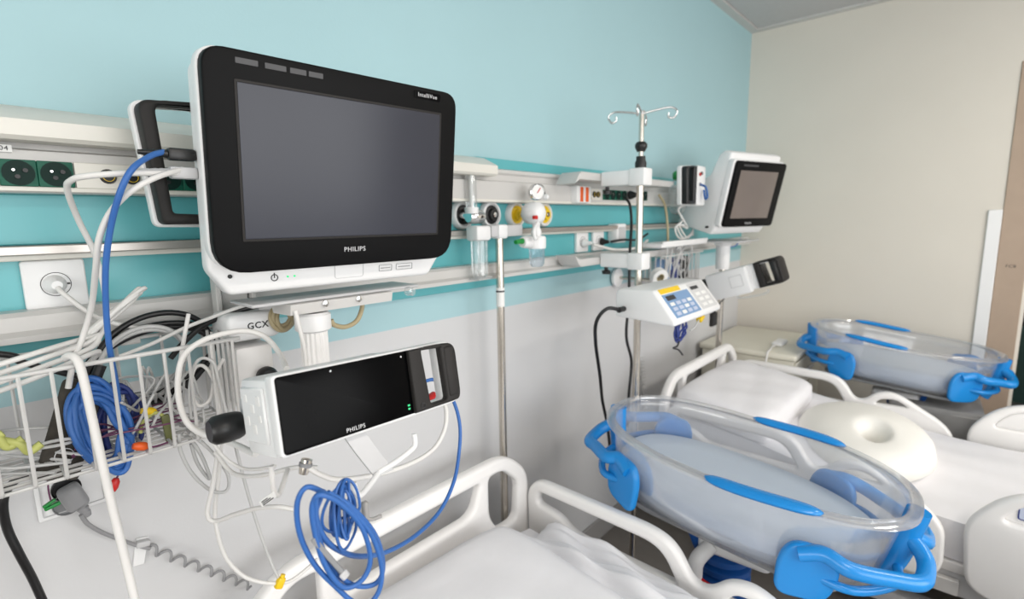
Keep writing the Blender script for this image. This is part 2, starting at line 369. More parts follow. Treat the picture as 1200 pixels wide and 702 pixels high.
# ================================================================== BED-HEAD UNIT
HU = thing('bedhead_supply_unit', 'long wall-mounted bedhead supply unit with teal panels, duct and rails', 'supply unit', (0, YB, 1.3))
hx0, hx1 = -0.9, 3.70
def hu(name, lo, hi, m, bev=0.002, parent=None):
    return obj(name, box((lo[0], lo[1]-YB, lo[2]-1.3), (hi[0], hi[1]-YB, hi[2]-1.3), bev, 1), m, parent or HU)
hu('teal_panel', (hx0, 1.182, 1.472), (hx1, 1.2, 1.556), 'teal')
hu('teal_panel', (hx0, 1.182, 1.363), (hx1, 1.2, 1.452), 'teal')
hu('teal_panel', (1.165, 1.182, 1.664), (hx1, 1.2, 1.70), 'teal')
hu('teal_panel', (hx0, 1.182, 1.285), (hx1, 1.2, 1.32), 'teal')
def extr(prof, x0, x1):
    bm = bmesh.new(); A = [bm.verts.new((x0, y-YB, z-1.3)) for y, z in prof]; B = [bm.verts.new((x1, y-YB, z-1.3)) for y, z in prof]
    bm.faces.new(A); bm.faces.new(list(reversed(B))); n = len(prof)
    for i in range(n): bm.faces.new((A[i], A[(i+1) % n], B[(i+1) % n], B[i]))
    return bm_mesh(bm, 30)
obj('duct', extr([(1.2, 1.556), (1.138, 1.556), (1.132, 1.562), (1.132, 1.622), (1.146, 1.626), (1.146, 1.644), (1.138, 1.65), (1.138, 1.66), (1.15, 1.664), (1.2, 1.664)], hx0, hx1), 'alu', HU)
obj('lamp_housing', extr([(1.199, 1.698), (1.15, 1.692), (1.10, 1.668), (1.092, 1.664), (1.092, 1.64), (1.099, 1.634), (1.137, 1.634), (1.137, 1.6645), (1.199, 1.6645)], hx0, 1.165), 'cream_al', HU)
hu('duct_groove', (hx0, 1.129, 1.558), (hx1, 1.134, 1.566), 'cream_al', 0.001)
hu('equipment_rail', (hx0, 1.132, 1.456), (hx1, 1.146, 1.472), 'rail')
hu('rail_channel', (hx0, 1.150, 1.447), (hx1, 1.182, 1.460), 'cream_al')
obj('lower_channel', extr([(1.2, 1.365), (1.14, 1.365), (1.132, 1.358), (1.132, 1.335), (1.118, 1.328), (1.118, 1.318), (1.2, 1.312)], hx0, hx1), 'alu', HU)
for x in [0.5, 1.12, 1.75, 2.4, 3.0]:
    hu('rail_standoff', (x-0.012, 1.144, 1.457), (x+0.012, 1.183, 1.471), 'alu_dk')
# green socket modules in the duct
def green_socket(x, z=1.586):
    s = obj('green_socket', plate(rrect(0.0445, 0.041, 0.002), [], 0.008, 0.001), 'green_sock', HU, (x, 1.129-YB, z-1.3))
    obj('socket_well', lathe([(0.0, -0.004), (0.0165, -0.004), (0.0195, -0.0005), (0.0195, 0.0015), (0.0, 0.0015)][::1], 20, 'Y'), 'green_deep', s, (0, -0.0045, 0))
    obj('earth_pin', cyl((0, -0.0105, 0), (0, -0.001, 0), 0.0019, 10), 'chrome', s, (-0.006, 0, 0.004))
    for dx in (0.0, 0.010):
        obj('pin_hole', cyl((0, -0.0088, 0), (0, -0.004, 0), 0.0034, 10), 'black_pl', s, (dx-0.002, 0, -0.006 if dx == 0 else 0.004))
    return s
for x in (0.0545, 0.101, 0.146, 0.305, 0.350): green_socket(x)
for i, x in enumerate((1.848, 1.8935, 1.939, 1.9845)): green_socket(x, 1.597)
for i, x in enumerate((2.13, 2.1755)): green_socket(x, 1.60)
dp = obj('data_socket_plate', plate(rrect(0.112, 0.042, 0.002), [], 0.006, 0.001), 'cream_al', HU, (0.226, 1.129-YB, 1.586-1.3))
def data_socket(x, z, par):
    d = obj('data_socket', lathe([(0.0, 0.004), (0.0105, 0.004), (0.0125, 0.0), (0.0125, -0.003), (0.0, -0.003)], 18, 'Y'), 'black_pl', par, (x, -0.004, z))
    obj('yellow_ring', lathe([(0.0080, 0.0049), (0.0088, 0.0049), (0.0088, 0.002), (0.0080, 0.002), (0.0080, 0.0049)], 18, 'Y'), 'yellow', d)
    return d
for x in (-0.012, 0.022): data_socket(x, 0, dp)
dp2 = obj('data_socket_plate', plate(rrect(0.062, 0.042, 0.002), [], 0.006, 0.001), 'cream_al', HU, (1.768, 1.129-YB, 0.296))
for x in (-0.014, 0.014): data_socket(x, 0, dp2)
obj('label_strip', box((0.02, 1.1265-YB, 0.317), (0.098, 1.131-YB, 0.328)), 'label_w', HU)
text('label_print', '04', 0.010, 'print_dark', HU, (0.0885, 1.1262-YB, 0.3225))
# orange and white double socket
ow = obj('white_socket', plate(rrect(0.094, 0.062, 0.003), [], 0.03, 0.002), 'white_pl', HU, (1.65, 1.118-YB, 0.292))
for dx in (-0.018, 0.018): obj('orange_strip', box((dx-0.0085, -0.018, -0.027), (dx+0.0085, -0.014, 0.027), 0.001, 1), 'orange', ow)
# round gas outlets
def gas(x, m, z=1.519):
    g = obj('gas_outlet', lathe([(0.0, 0.0), (0.044, 0.0), (0.045, 0.012), (0.040, 0.020), (0.034, 0.021), (0.031, 0.014), (0.0, 0.014)], 28, 'Y'), 'white_pl', HU, (x, 1.182-YB, z-1.3))
    obj('outlet_core', lathe([(0.0, 0.012), (0.030, 0.012), (0.030, 0.017), (0.020, 0.019), (0.018, 0.03), (0.010, 0.031), (0.009, 0.024), (0.0, 0.024)], 24, 'Y'), m, g)
    obj('outlet_valve', lathe([(0.0, 0.024), (0.0085, 0.024), (0.008, 0.034), (0.0, 0.035)], 16, 'Y'), 'chrome', g)
    return g
for x, m in ((1.087, 'black_pl'), (1.21, 'black_pl'), (1.335, 'yellow'), (1.489, 'yellow')): gas(x, m)

# ================================================================== wall sockets
def wall_plate(loc, label, cat='socket', w=0.082, group=None, name='wall_socket', d=0.014):
    t = thing(name, label, cat, loc, group=group)
    obj('plate', plate(rrect(w, w, 0.006), [], d, 0.003), 'white_pl', t, (0, -d/2, 0))
    obj('socket_ring', lathe([(0.0205, d), (0.0205, d+0.0008), (0.0195, d+0.0008), (0.0195, d), (0.0205, d)], 28, 'Y'), 'print_dark', t)
    obj('socket_face', lathe([(0.0, d-0.004), (0.0194, d-0.004), (0.0194, d+0.0005), (0.017, d+0.001), (0.0, d-0.001)], 28, 'Y'), 'white_pl', t)
    return t
t = wall_plate((0.130, 1.182, 1.404), 'square white wall socket with a white plug on the teal panel', w=0.0835)
obj('indicator', box((0.0135, -0.0166, -0.0015), (0.0185, -0.0145, 0.0015)), 'black_pl', t)
pl = thing('power_plug', 'white round plug pushed into the square wall socket', 'plug', (0.128, 1.167, 1.404))
obj('plug_body', lathe([(0.0, 0.0), (0.016, 0.0), (0.0155, 0.008), (0.011, 0.016), (0.0075, 0.028), (0.0, 0.029)], 20, 'Y'), 'white_pl', pl)
obj('plug_cord', tube([(0, -0.02, 0), (0.004, -0.035, -0.012), (0.03, -0.05, -0.045), (0.062, -0.06, -0.07), (0.10, -0.085, -0.085)], 0.0042), 'cable_w', pl)
for i, (x, lab) in enumerate(((1.738, 'square white wall socket beside a plugged socket under the orange sockets'), (1.858, 'square white wall socket with a black plug under the green sockets'))):
    t = wall_plate((x, 1.182, 1.41), lab, w=0.082)
ad = thing('power_adapter', 'white boxy power adapter on the teal panel behind the drip stand', 'adapter', (1.985, 1.1815, 1.424))
obj('adapter_body', box((-0.04, -0.05, -0.028), (0.04, 0, 0.055), 0.008, 2), 'white_pl', ad)
obj('adapter_face', box((-0.028, -0.0525, -0.015), (0.028, -0.049, 0.04), 0.001, 1), 'grey_pl', ad)
for x, m, lab in ((1.738, 'white_pl', 'white plug in the wall socket under the orange sockets'), (1.866, 'black_pl', 'black plug in the wall socket under the green sockets')):
    pp = thing('power_plug', lab, 'plug', (x, 1.166, 1.405))
    obj('plug_body', lathe([(0.0, 0.0), (0.017, 0.0), (0.016, 0.012), (0.010, 0.022), (0.006, 0.04), (0.0, 0.041)], 18, 'Y'), m, pp)
    obj('plug_ring', lathe([(0.0172, 0.0), (0.0182, 0.0), (0.0182, 0.006), (0.0172, 0.006)], 18, 'Y'), 'grey_pl', pp)
# double socket low on the white wall under the basket
ds = thing('double_socket', 'white double wall socket under the wire basket with a grey plug', 'socket', (0.1113, 1.2000, 1.0190))
obj('plate', plate(rrect(0.10, 0.076, 0.004), [], 0.010, 0.002), 'white_pl', ds, (0, -0.005, 0), (0, rad(0), 0))
obj('inner_frame', plate(rrect(0.088, 0.062, 0.003), [rrect(0.085, 0.059, 0.003)], 0.002, 0), 'grey_pl', ds, (0, -0.011, 0))
obj('socket_well', lathe([(0.0, 0.0112), (0.019, 0.0112), (0.0205, 0.016), (0.0215, 0.016), (0.0215, 0.009), (0.0, 0.009)], 24, 'Y'), 'black_pl', ds, (-0.008, 0, 0.012))
obj('socket_well', lathe([(0.0, 0.0112), (0.019, 0.0112), (0.0205, 0.016), (0.0215, 0.016), (0.0215, 0.009), (0.0, 0.009)], 24, 'Y'), 'midgrey', ds, (-0.01, 0, -0.016))
# ================================================================== PATIENT MONITOR (large, front)
m1 = thing('patient_monitor', 'large black-bezel patient monitor with dark blank screen above the bedside module', 'monitor', (0.5128, 0.8393, 1.589), (rad(6.4), 0, rad(-3.0)))
obj('bezel', plate(roundpoly([(-0.231, -0.167), (0.231, -0.167), (0.231, 0.167), (-0.231, 0.167)], [0.05, 0.05, 0.032, 0.032]), [], 0.022, 0.003), 'black_bezel', m1, (0, 0.008, 0))
obj('white_surround', plate(roundpoly([(-0.234, -0.168), (0.232, -0.168), (0.232, 0.1695), (-0.234, 0.1695)], [0.052, 0.052, 0.034, 0.034]), [], 0.024, 0.003), 'white_pl', m1, (0, 0.028, 0))
obj('screen', plate(rrect(0.374, 0.234, 0.002), [], 0.002, 0.0005), 'screen', m1, (0.0015, -0.0035, 0.0045))
obj('screen_frame', plate(rrect(0.382, 0.242, 0.003), [rrect(0.374, 0.234, 0.002)], 0.003, 0.0006), 'char', m1, (0.0015, -0.0032, 0.0045))
# rear housing with the chin below the bezel (faceted lower corners)
def housing():
    bm = bmesh.new()
    def ring(y, w, zt, zb, ch, cb):
        P = [(-w, zt-0.03), (-w+0.03, zt), (w-0.03, zt), (w, zt-0.03), (w, zb+cb), (w-ch, zb), (-w+ch, zb), (-w, zb+cb)]
        return [bm.verts.new((x, y, z)) for x, z in P]
    R = [ring(0.036, 0.232, 0.171, -0.210, 0.03, 0.045), ring(0.075, 0.230, 0.172, -0.216, 0.03, 0.045), ring(0.115, 0.205, 0.15, -0.205, 0.03, 0.045), ring(0.135, 0.16, 0.11, -0.16, 0.02, 0.02)]
    bm.faces.new(R[0]); bm.faces.new(list(reversed(R[-1])))
    for A, B in zip(R, R[1:]):
        for k in range(8): bm.faces.new((A[k], A[(k+1) % 8], B[(k+1) % 8], B[k]))
    bmesh.ops.recalc_face_normals(bm, faces=bm.faces[:])
    bmesh.ops.bevel(bm, geom=bm.edges[:], offset=0.008, segments=3, profile=0.5, affect='EDGES')
    return bm_mesh(bm, 45)
obj('rear_housing', housing(), 'white_pl', m1)
text('brand_lettering', 'PHILIPS', 0.0122, 'letter', m1, (0.003, -0.0038, -0.1375))
obj('name_badge', plate(rrect(0.062, 0.014, 0.004), [], 0.001, 0), 'glass_black', m1, (0.158, -0.0035, 0.1525))
text('badge_lettering', 'IntelliVue', 0.0105, 'letter', m1, (0.158, -0.0044, 0.1525), sx=0.98)
for i, x in enumerate((-0.170, -0.128, -0.093, -0.064)):
    w = (0.032, 0.032, 0.026, 0.024)[i]
    obj('touch_key', plate(rrect(w, 0.008, 0.001), [], 0.0008, 0), 'key_grey', m1, (x, -0.0035, 0.1515))
# controls on the chin
obj('power_button', plate([(0.0062*math.cos(a), 0.0062*math.sin(a)) for a in [2*PI*k/20 for k in range(20)]], [[(0.0048*math.cos(a), 0.0048*math.sin(a)) for a in [2*PI*k/20 for k in range(20)]]], 0.001, 0), 'print_dark', m1, (-0.129, 0.0355, -0.1865))
obj('power_mark', box((-0.1297, 0.0348, -0.187), (-0.1283, 0.0362, -0.178)), 'print_dark', m1)
for x in (-0.106, -0.094): obj('indicator_led', plate([(0.0018*math.cos(2*PI*k/12), 0.0018*math.sin(2*PI*k/12)) for k in range(12)], [], 0.001, 0), 'led', m1, (x, 0.0355, -0.1865))
obj('flap', plate(rrect(0.060, 0.030, 0.006), [rrect(0.0585, 0.0285, 0.0055)], 0.001, 0), 'grey_pl', m1, (0.012, 0.0355, -0.184))
for x, w in ((0.092, 0.030), (0.137, 0.040)):
    f = obj('printed_box', plate(rrect(w, 0.013, 0.002), [rrect(w-0.0018, 0.0112, 0.0015)], 0.001, 0), 'print_grey', m1, (x, 0.0355, -0.186))
    obj('print_line', plate(rrect(w*0.72, 0.0016, 0), [], 0.001, 0), 'print_grey', m1, (x, 0.0355, -0.186))
obj('corner_screw', cyl((-0.2, 0.034, -0.178), (-0.2, 0.040, -0.178), 0.0035, 12), 'black_pl', m1)

# loop-handled module docked behind the monitor
hm = thing('docked_module', 'white module with black loop handle docked behind the large monitor', 'module', (0.343, 1.004, 1.52))
hout = roundpoly([(-0.114, 0.178), (-0.098, -0.022), (0.02, -0.024), (0.02, 0.188)], [0.02, 0.012, 0.0, 0.0])
hin = roundpoly([(-0.087, 0.169), (-0.078, 0.0), (-0.012, -0.003), (-0.018, 0.174)], [0.014, 0.006, 0.006, 0.012])
hfr = roundpoly([(-0.110, 0.174), (-0.094, -0.018), (0.018, -0.018), (0.018, 0.183)], [0.018, 0.010, 0.0, 0.0])
obj('handle_rim', plate(hout, [hin], 0.02, 0.003), 'white_pl', hm, (0, 0.012, 0))
obj('handle_grip', plate(hfr, [hin], 0.036, 0.006), 'char', hm, (0, -0.014, 0))
obj('module_body', box((0.015, -0.004, -0.026), (0.23, 0.08, 0.178), 0.01, 2), 'white_pl', hm)
# connectors on the left flank of the monitor
for (u, lab, m, nm) in ((0, 'black network plug with strain relief in the flank of the large monitor', 'black_pl', 'network_plug'), (1, 'ribbed pale grey plug in the flank of the large monitor', 'grey_pl', 'cable_plug')):
    c = thing(nm, lab, 'plug', (0.262, 0.905, 1.606-0.027*u))
    obj('plug_body', box((-0.016, -0.008, -0.009), (0.022, 0.008, 0.009), 0.004, 2), m, c)
    obj('strain_relief', lathe([(0.0065, 0.0), (0.0055, -0.006), (0.0062, -0.008), (0.005, -0.014), (0.0056, -0.016), (0.0042, -0.024), (0.0045, -0.026), (0.0034, -0.036), (0.0, -0.036)], 12, 'X'), m, c, (-0.016, 0, 0))

# ------------------------------------------------------------------ mount carrying the monitor
mo = thing('monitor_mount', 'white wall-channel mount with fluted column under the large monitor', 'mount', (0.0, 0.0, 0.0))
obj('wall_channel', boxes([((0.352, 1.088, 1.13), (0.362, 1.117, 1.415)), ((0.365, 1.10, 1.13), (0.415, 1.117, 1.415)), ((0.418, 1.088, 1.13), (0.428, 1.117, 1.415))], 0.002, 1), 'alu', mo)
for z in (1.16, 1.375): obj('channel_bolt', cyl((0.39, 1.093, z), (0.39, 1.101, z), 0.007, 14), 'black_pl', mo)
arm = obj('arm_block', box((0.335, 0.99, 1.284), (0.432, 1.087, 1.336), 0.014, 3), 'white_pl', mo)
text('block_lettering', 'GCX', 0.017, 'print_dark', arm, (0.386, 0.9894, 1.312), bold=0.0003)
obj('swing_arm', tube([(0.41, 1.03, 1.345), (0.45, 0.995, 1.346), (0.50, 0.955, 1.344)], 0.014, 6, 14), 'white_pl', mo)
obj('lower_bracket', box((0.352, 1.02, 1.15), (0.424, 1.087, 1.268), 0.01, 2), 'white_bed', mo)
obj('clamp_knob', lathe([(0.0, 0.0), (0.017, 0.0), (0.019, 0.006), (0.019, 0.018), (0.015, 0.024), (0.0, 0.025)], 20, 'Y'), 'black_pl', mo, (0.402, 1.02, 1.205))
obj('tray', boxes([((0.345, 0.902, 1.358), (0.70, 1.0, 1.364))], 0.002, 1), 'grey_pl', mo)
bm = bmesh.new()
prof = [(0.888, 1.3575), (0.892, 1.338), (0.962, 1.336), (0.972, 1.3575)]
A = [bm.verts.new((0.405, y, z)) for y, z in prof]; B = [bm.verts.new((0.62, y, z)) for y, z in prof]
bm.faces.new(A); bm.faces.new(B[::-1])
for i in range(4): bm.faces.new((A[i], A[(i+1) % 4], B[(i+1) % 4], B[i]))
obj('slide_plate', bm_mesh(bm, 30), 'alu', mo)
for x in (0.47, 0.54): obj('tray_bolt', lathe([(0.0, 0.0), (0.006, 0.0), (0.006, 0.004), (0.0, 0.005)], 12, 'Y'), 'chrome', mo, (x, 0.889, 1.352))
obj('tray_knob', lathe([(0.0, 0.0), (0.009, 0.0), (0.010, 0.004), (0.006, 0.012), (0.009, 0.018), (0.0, 0.02)], 14, 'Y'), 'clear', mo, (0.668, 0.902, 1.352))
obj('collar', lathe([(0.0, 0.0), (0.027, 0.0), (0.033, 0.004), (0.033, 0.032), (0.028, 0.037), (0.0, 0.037)], 28), 'white_pl', mo, (0.462, 0.925, 1.297))
flut = []
for k in range(72):
    a = 2*PI*k/72; r = 0.0235+(0.0018 if (k//2) % 2 else 0.0)
    flut.append((r*math.cos(a), r*math.sin(a)))
obj('fluted_column', plate(flut, [], 0.16, 0, 'XY'), 'white_bed', mo, (0.462, 0.925, 1.224))
obj('column_foot', lathe([(0.0, 0.0), (0.022, 0.0), (0.03, 0.006), (0.03, 0.03), (0.025, 0.036), (0.0, 0.036)], 24), 'grey_pl', mo, (0.462, 0.925, 1.112))
obj('module_arm', tube([(0.462, 0.91, 1.19), (0.44, 0.86, 1.20), (0.41, 0.80, 1.215), (0.385, 0.756, 1.228)], 0.014, 6, 12), 'grey_pl', mo)

# ================================================================== BEDSIDE MODULE (front)
x3 = thing('bedside_module', 'long white handheld module with black glass face and loop handle below the large monitor', 'module', (0.3798, 0.585, 1.2728), (rad(-10.57), rad(1.73), rad(0.1)))
bo = roundpoly([(-0.14, -0.05), (0.12, -0.049), (0.141, -0.046), (0.141, 0.049), (-0.14, 0.049)], [0.006, 0.01, 0.022, 0.022, 0.006])
hh = roundpoly([(0.078, -0.038), (0.1105, -0.038), (0.1085, 0.0445), (0.0725, 0.0445)], [0.006]*4)
obj('shell', plate(bo, [hh], 0.022, 0.004), 'white_pl', x3, (0, 0.013, 0))
obj('rear_case', box((-0.139, 0.018, -0.053), (0.064, 0.105, 0.044), 0.006, 2), 'white_pl', x3)
fo = roundpoly([(-0.137, -0.0465), (0.05, -0.0445), (0.05, 0.0462), (-0.137, 0.0462)], [0.005, 0.0, 0.0, 0.005])
obj('glass_face', plate(fo, [], 0.004, 0.001), 'glass_black', x3, (0, 0.001, 0))
ho = roundpoly([(0.0505, -0.0445), (0.122, -0.0435), (0.138, -0.042), (0.138, 0.0462), (0.0505, 0.0462)], [0.0, 0.004, 0.018, 0.018, 0.0])
obj('handle_grip', plate(ho, [hh], 0.014, 0.003), 'char', x3, (0, -0.0005, 0))
gr = obj('grip_bar', box((0.113, -0.010, -0.036), (0.134, 0.004, 0.042), 0.005, 3), 'char', x3)
text('brand_lettering', 'PHILIPS', 0.0078, 'letter', x3, (-0.0435, -0.0013, -0.0395))
for (x, z) in ((0.0425, -0.031), (0.0425, -0.036)): obj('indicator_led', box((x-0.0016, -0.0018, z-0.0012), (x+0.0016, -0.0008, z+0.0012)), 'led', x3)
for (x, z) in ((-0.068, 0.0405), (0.04, 0.0395)): obj('sensor_dot', cyl((x, -0.0018, z), (x, 0, z), 0.0013, 10), 'letter', x3)
obj('home_key', plate([(0.004*math.cos(2*PI*k/16), 0.004*math.sin(2*PI*k/16)) for k in range(16)], [[(0.003*math.cos(2*PI*k/16), 0.003*math.sin(2*PI*k/16)) for k in range(16)]], 0.001, 0), 'black_pl', x3, (0.063, -0.008, -0.036))
# connector panel on the left end of the module
cp = obj('connector_panel', box((-0.1425, 0.03, -0.036), (-0.138, 0.098, 0.034), 0.002, 1), 'white_pl', x3)
for (y, z, w) in ((0.045, 0.018, 0.012), (0.045, -0.004, 0.009), (0.064, 0.008, 0.011), (0.064, -0.018, 0.012), (0.083, 0.02, 0.010), (0.083, -0.008, 0.012)):
    obj('connector_socket', box((-0.1432, y-w/2, z-w/2), (-0.1415, y+w/2, z+w/2), 0.0007, 1), 'white_bed', cp)
obj('clamp_knob', lathe([(0.0, -0.02), (0.014, -0.02), (0.019, -0.014), (0.020, 0.0), (0.019, 0.014), (0.017, 0.02), (0.0, 0.021)], 20, 'X'), 'black_pl', x3, (-0.150, 0.145, -0.02))
obj('clamp_body', box((-0.125, 0.116, -0.04), (-0.02, 0.165, 0.015), 0.008, 2), 'grey_pl', x3)
obj('red_plug', cyl((0.126, 0.066, -0.046), (0.146, 0.072, -0.043), 0.0065, 12), 'red', x3)
# cable hook arm under the module
bm = bmesh.new(); hx = [(-0.047, 0.03, -0.05), (-0.036, 0.026, -0.075), (-0.022, 0.02, -0.104), (-0.016, 0.016, -0.116)]
rows = []
for (x, y, z) in hx: rows.append([bm.verts.new((x, y-0.002, z)), bm.verts.new((x+0.030, y-0.002, z)), bm.verts.new((x+0.030, y+0.003, z)), bm.verts.new((x, y+0.003, z))])
for A, B in zip(rows, rows[1:]):
    for k in range(4): bm.faces.new((A[k], A[(k+1) % 4], B[(k+1) % 4], B[k]))
bm.faces.new(rows[0]); bm.faces.new(rows[-1][::-1])
ha = obj('hook_arm', bm_mesh(bm, 30), 'grey_pl', x3)
obj('hook_finger', tube([(-0.01, 0.016, -0.112), (0.02, 0.018, -0.108), (0.052, 0.022, -0.101), (0.061, 0.023, -0.095), (0.062, 0.023, -0.080)], 0.004, 6, 10), 'white_pl', ha)
obj('hook_finger', tube([(-0.01, 0.016, -0.113), (-0.035, 0.0, -0.118), (-0.058, -0.015, -0.120), (-0.066, -0.02, -0.112), (-0.068, -0.021, -0.100)], 0.004, 6, 10), 'white_pl', ha)
# ================================================================== BEDS
def make_bed(loc, dz, label):
    b = thing('hospital_bed', label, 'bed', loc)
    hw_ = 0.462
    ho = roundpoly([(-hw_, 0.30+dz), (hw_, 0.30+dz), (hw_, 0.72+dz), (hw_-0.10, 0.815+dz), (-hw_+0.10, 0.815+dz), (-hw_, 0.72+dz)], [0.05, 0.05, 0.05, 0.07, 0.07, 0.05])
    hc = roundpoly([(-0.24, 0.675+dz), (0.205, 0.675+dz), (0.24, 0.765+dz), (-0.24, 0.765+dz)], [0.04, 0.04, 0.02, 0.02])
    hr = roundpoly([(0.275, 0.64+dz), (0.315, 0.575+dz), (0.40, 0.575+dz), (0.412, 0.70+dz), (0.34, 0.768+dz), (0.275, 0.768+dz)], [0.03, 0.03, 0.03, 0.03, 0.03, 0.02])
    hl = [(-x, z) for x, z in hr][::-1]
    obj('headboard', plate(ho, [hc, hr, hl], 0.036, 0.013, res=3), 'white_bed', b)
    fo_ = roundpoly([(-0.46, 0.30+dz), (0.46, 0.30+dz), (0.46, 0.70+dz), (0.36, 0.79+dz), (-0.36, 0.79+dz), (-0.46, 0.70+dz)], [0.05]*6)
    obj('footboard', plate(fo_, [], 0.036, 0.013, res=3), 'white_bed', b, (0, -2.06, 0))
    ro = roundpoly([(-0.028, 0.44+dz), (-0.02, 0.66+dz), (-0.06, 0.708+dz), (-0.47, 0.704+dz), (-0.535, 0.68+dz), (-0.585, 0.60+dz), (-0.625, 0.598+dz), (-0.675, 0.648+dz), (-0.745, 0.662+dz), (-0.93, 0.555+dz), (-0.972, 0.50+dz), (-0.978, 0.36+dz), (-0.93, 0.315+dz), (-0.12, 0.36+dz)],
                   [0.05, 0.03, 0.04, 0.05, 0.04, 0.03, 0.03, 0.03, 0.06, 0.05, 0.03, 0.05, 0.05, 0.1])
    r1 = roundpoly([(-0.062, 0.625+dz), (-0.07, 0.668+dz), (-0.465, 0.662+dz), (-0.505, 0.64+dz), (-0.545, 0.572+dz), (-0.20, 0.578+dz), (-0.155, 0.615+dz)], [0.02, 0.018, 0.04, 0.03, 0.014, 0.04, 0.04])
    r2 = roundpoly([(-0.67, 0.592+dz), (-0.695, 0.618+dz), (-0.752, 0.625+dz), (-0.80, 0.598+dz)], [0.012, 0.015, 0.02, 0.012])
    rm = plate(ro, [r1, r2], 0.036, 0.013, 'YZ', res=3)
    fr = roundpoly([(-1.03, 0.34+dz), (-1.012, 0.55+dz), (-1.09, 0.66+dz), (-1.19, 0.705+dz), (-1.55, 0.705+dz), (-1.66, 0.64+dz), (-1.68, 0.36+dz), (-1.60, 0.31+dz), (-1.10, 0.31+dz)], [0.05, 0.05, 0.06, 0.06, 0.06, 0.06, 0.05, 0.05, 0.05])
    fi = roundpoly([(-1.09, 0.585+dz), (-1.14, 0.65+dz), (-1.20, 0.672+dz), (-1.53, 0.672+dz), (-1.61, 0.62+dz), (-1.61, 0.585+dz)], [0.03]*6)
    fm = plate(fr, [fi], 0.036, 0.013, 'YZ', res=3); fpm = plate(fi, [], 0.014, 0.004, 'YZ')
    for s in (-1, 1):
        obj('side_rail', rm, 'white_bed', b, (s*0.462, 0, 0))
        f = obj('foot_rail', fm, 'white_bed', b, (s*0.462, 0, 0)); obj('rail_inlay', fpm, 'white_bed', f, (-s*0.006, 0, 0))
        for ya in (-0.52, -1.4): obj('rail_arm', box((min(s*0.426, s*0.444), ya, 0.33+dz), (max(s*0.426, s*0.444), ya+0.08, 0.40+dz), 0.006, 2), 'grey_pl', b)
    obj('base_frame', boxes([((-0.42, -2.02, 0.26+dz), (-0.37, -0.03, 0.34+dz)), ((0.37, -2.02, 0.26+dz), (0.42, -0.03, 0.34+dz)), ((-0.37, -0.10, 0.26+dz), (0.37, -0.03, 0.33+dz)), ((-0.37, -2.02, 0.26+dz), (0.37, -1.95, 0.33+dz)), ((-0.37, -1.05, 0.26+dz), (0.37, -0.98, 0.33+dz))], 0.006, 2), 'grey_pl', b)
    obj('mattress_deck', box((-0.425, -1.99, 0.34+dz), (0.425, -0.05, 0.375+dz), 0.008, 2), 'white_bed', b)
    obj('undercarriage', boxes([((-0.22, -0.62, 0.14), (-0.14, -0.5, 0.27+dz)), ((0.14, -0.62, 0.14), (0.22, -0.5, 0.27+dz)), ((-0.22, -1.62, 0.14), (-0.14, -1.5, 0.27+dz)), ((0.14, -1.62, 0.14), (0.22, -1.5, 0.27+dz)), ((-0.36, -1.85, 0.10), (-0.30, -0.25, 0.15)), ((0.30, -1.85, 0.10), (0.36, -0.25, 0.15)), ((-0.30, -0.6, 0.10), (0.30, -0.52, 0.15)), ((-0.30, -1.6, 0.10), (0.30, -1.52, 0.15))], 0.006, 2), 'grey_pl', b)
    for sx in (-1, 1):
        for y in (-0.28, -1.8):
            c = obj('castor', lathe([(0.0, -0.02), (0.045, -0.02), (0.055, -0.012), (0.055, 0.012), (0.045, 0.02), (0.0, 0.02)], 20, 'X'), 'char', b, (sx*0.33, y, 0.055))
            obj('castor_fork', box((-0.028, -0.02, 0.0), (0.028, 0.02, 0.05), 0.005, 1), 'grey_pl', c)
    return b
def mattress(w, prof, thick, bed, m='sheet', lump=0.006, seed=3, name='mattress'):
    """bent slab following the raised backrest: prof = [(y, top z)] from head to foot"""
    rnd = random.Random(seed); ph = [rnd.uniform(0, 6) for _ in range(6)]
    P = catmull([(0, y, z) for y, z in prof], 6); nx = 24; bm = bmesh.new(); rows = []
    for j, p in enumerate(P):
        ring = []
        for i in range(nx+1):
            u = -1+2*i/nx; e = max(0, 1-abs(u)**10)
            f = lump*(math.sin(4*u+7*p.y+ph[0])+0.8*math.sin(11*p.y-5*u+ph[1])+0.5*math.sin(16*u+5*p.y+ph[2])) * e
            ring.append(bm.verts.new((u*w/2, p.y, p.z-0.018*(1-e)+f*0.6)))
        for i in range(nx, -1, -1):
            u = -1+2*i/nx; ring.append(bm.verts.new((u*w/2*1.0, p.y, p.z-thick)))
        rows.append(ring)
    n = len(rows[0])
    for A, B in zip(rows, rows[1:]):
        for k in range(n): bm.faces.new((A[k], A[(k+1) % n], B[(k+1) % n], B[k]))
    bm.faces.new(rows[0]); bm.faces.new(rows[-1][::-1])
    return obj(name, bm_mesh(bm, 50), m, bed)
bed1 = make_bed((0.762, 1.05, 0), -0.046, 'white hospital bed directly beside the fluted monitor mount and blue cable coil')
mattress(0.80, [(-0.07, 0.535), (-0.5, 0.52), (-0.95, 0.50), (-1.4, 0.495), (-1.98, 0.495)], 0.15, bed1)
bed2 = make_bed((2.50, 0.95, 0), 0.0, 'white hospital bed holding the ring-shaped pillow, between the two bassinets')
mattress(0.82, [(-0.06, 0.655), (-0.35, 0.625), (-0.70, 0.56), (-1.0, 0.53), (-1.4, 0.528), (-1.98, 0.528)], 0.15, bed2, seed=8, lump=0.009)
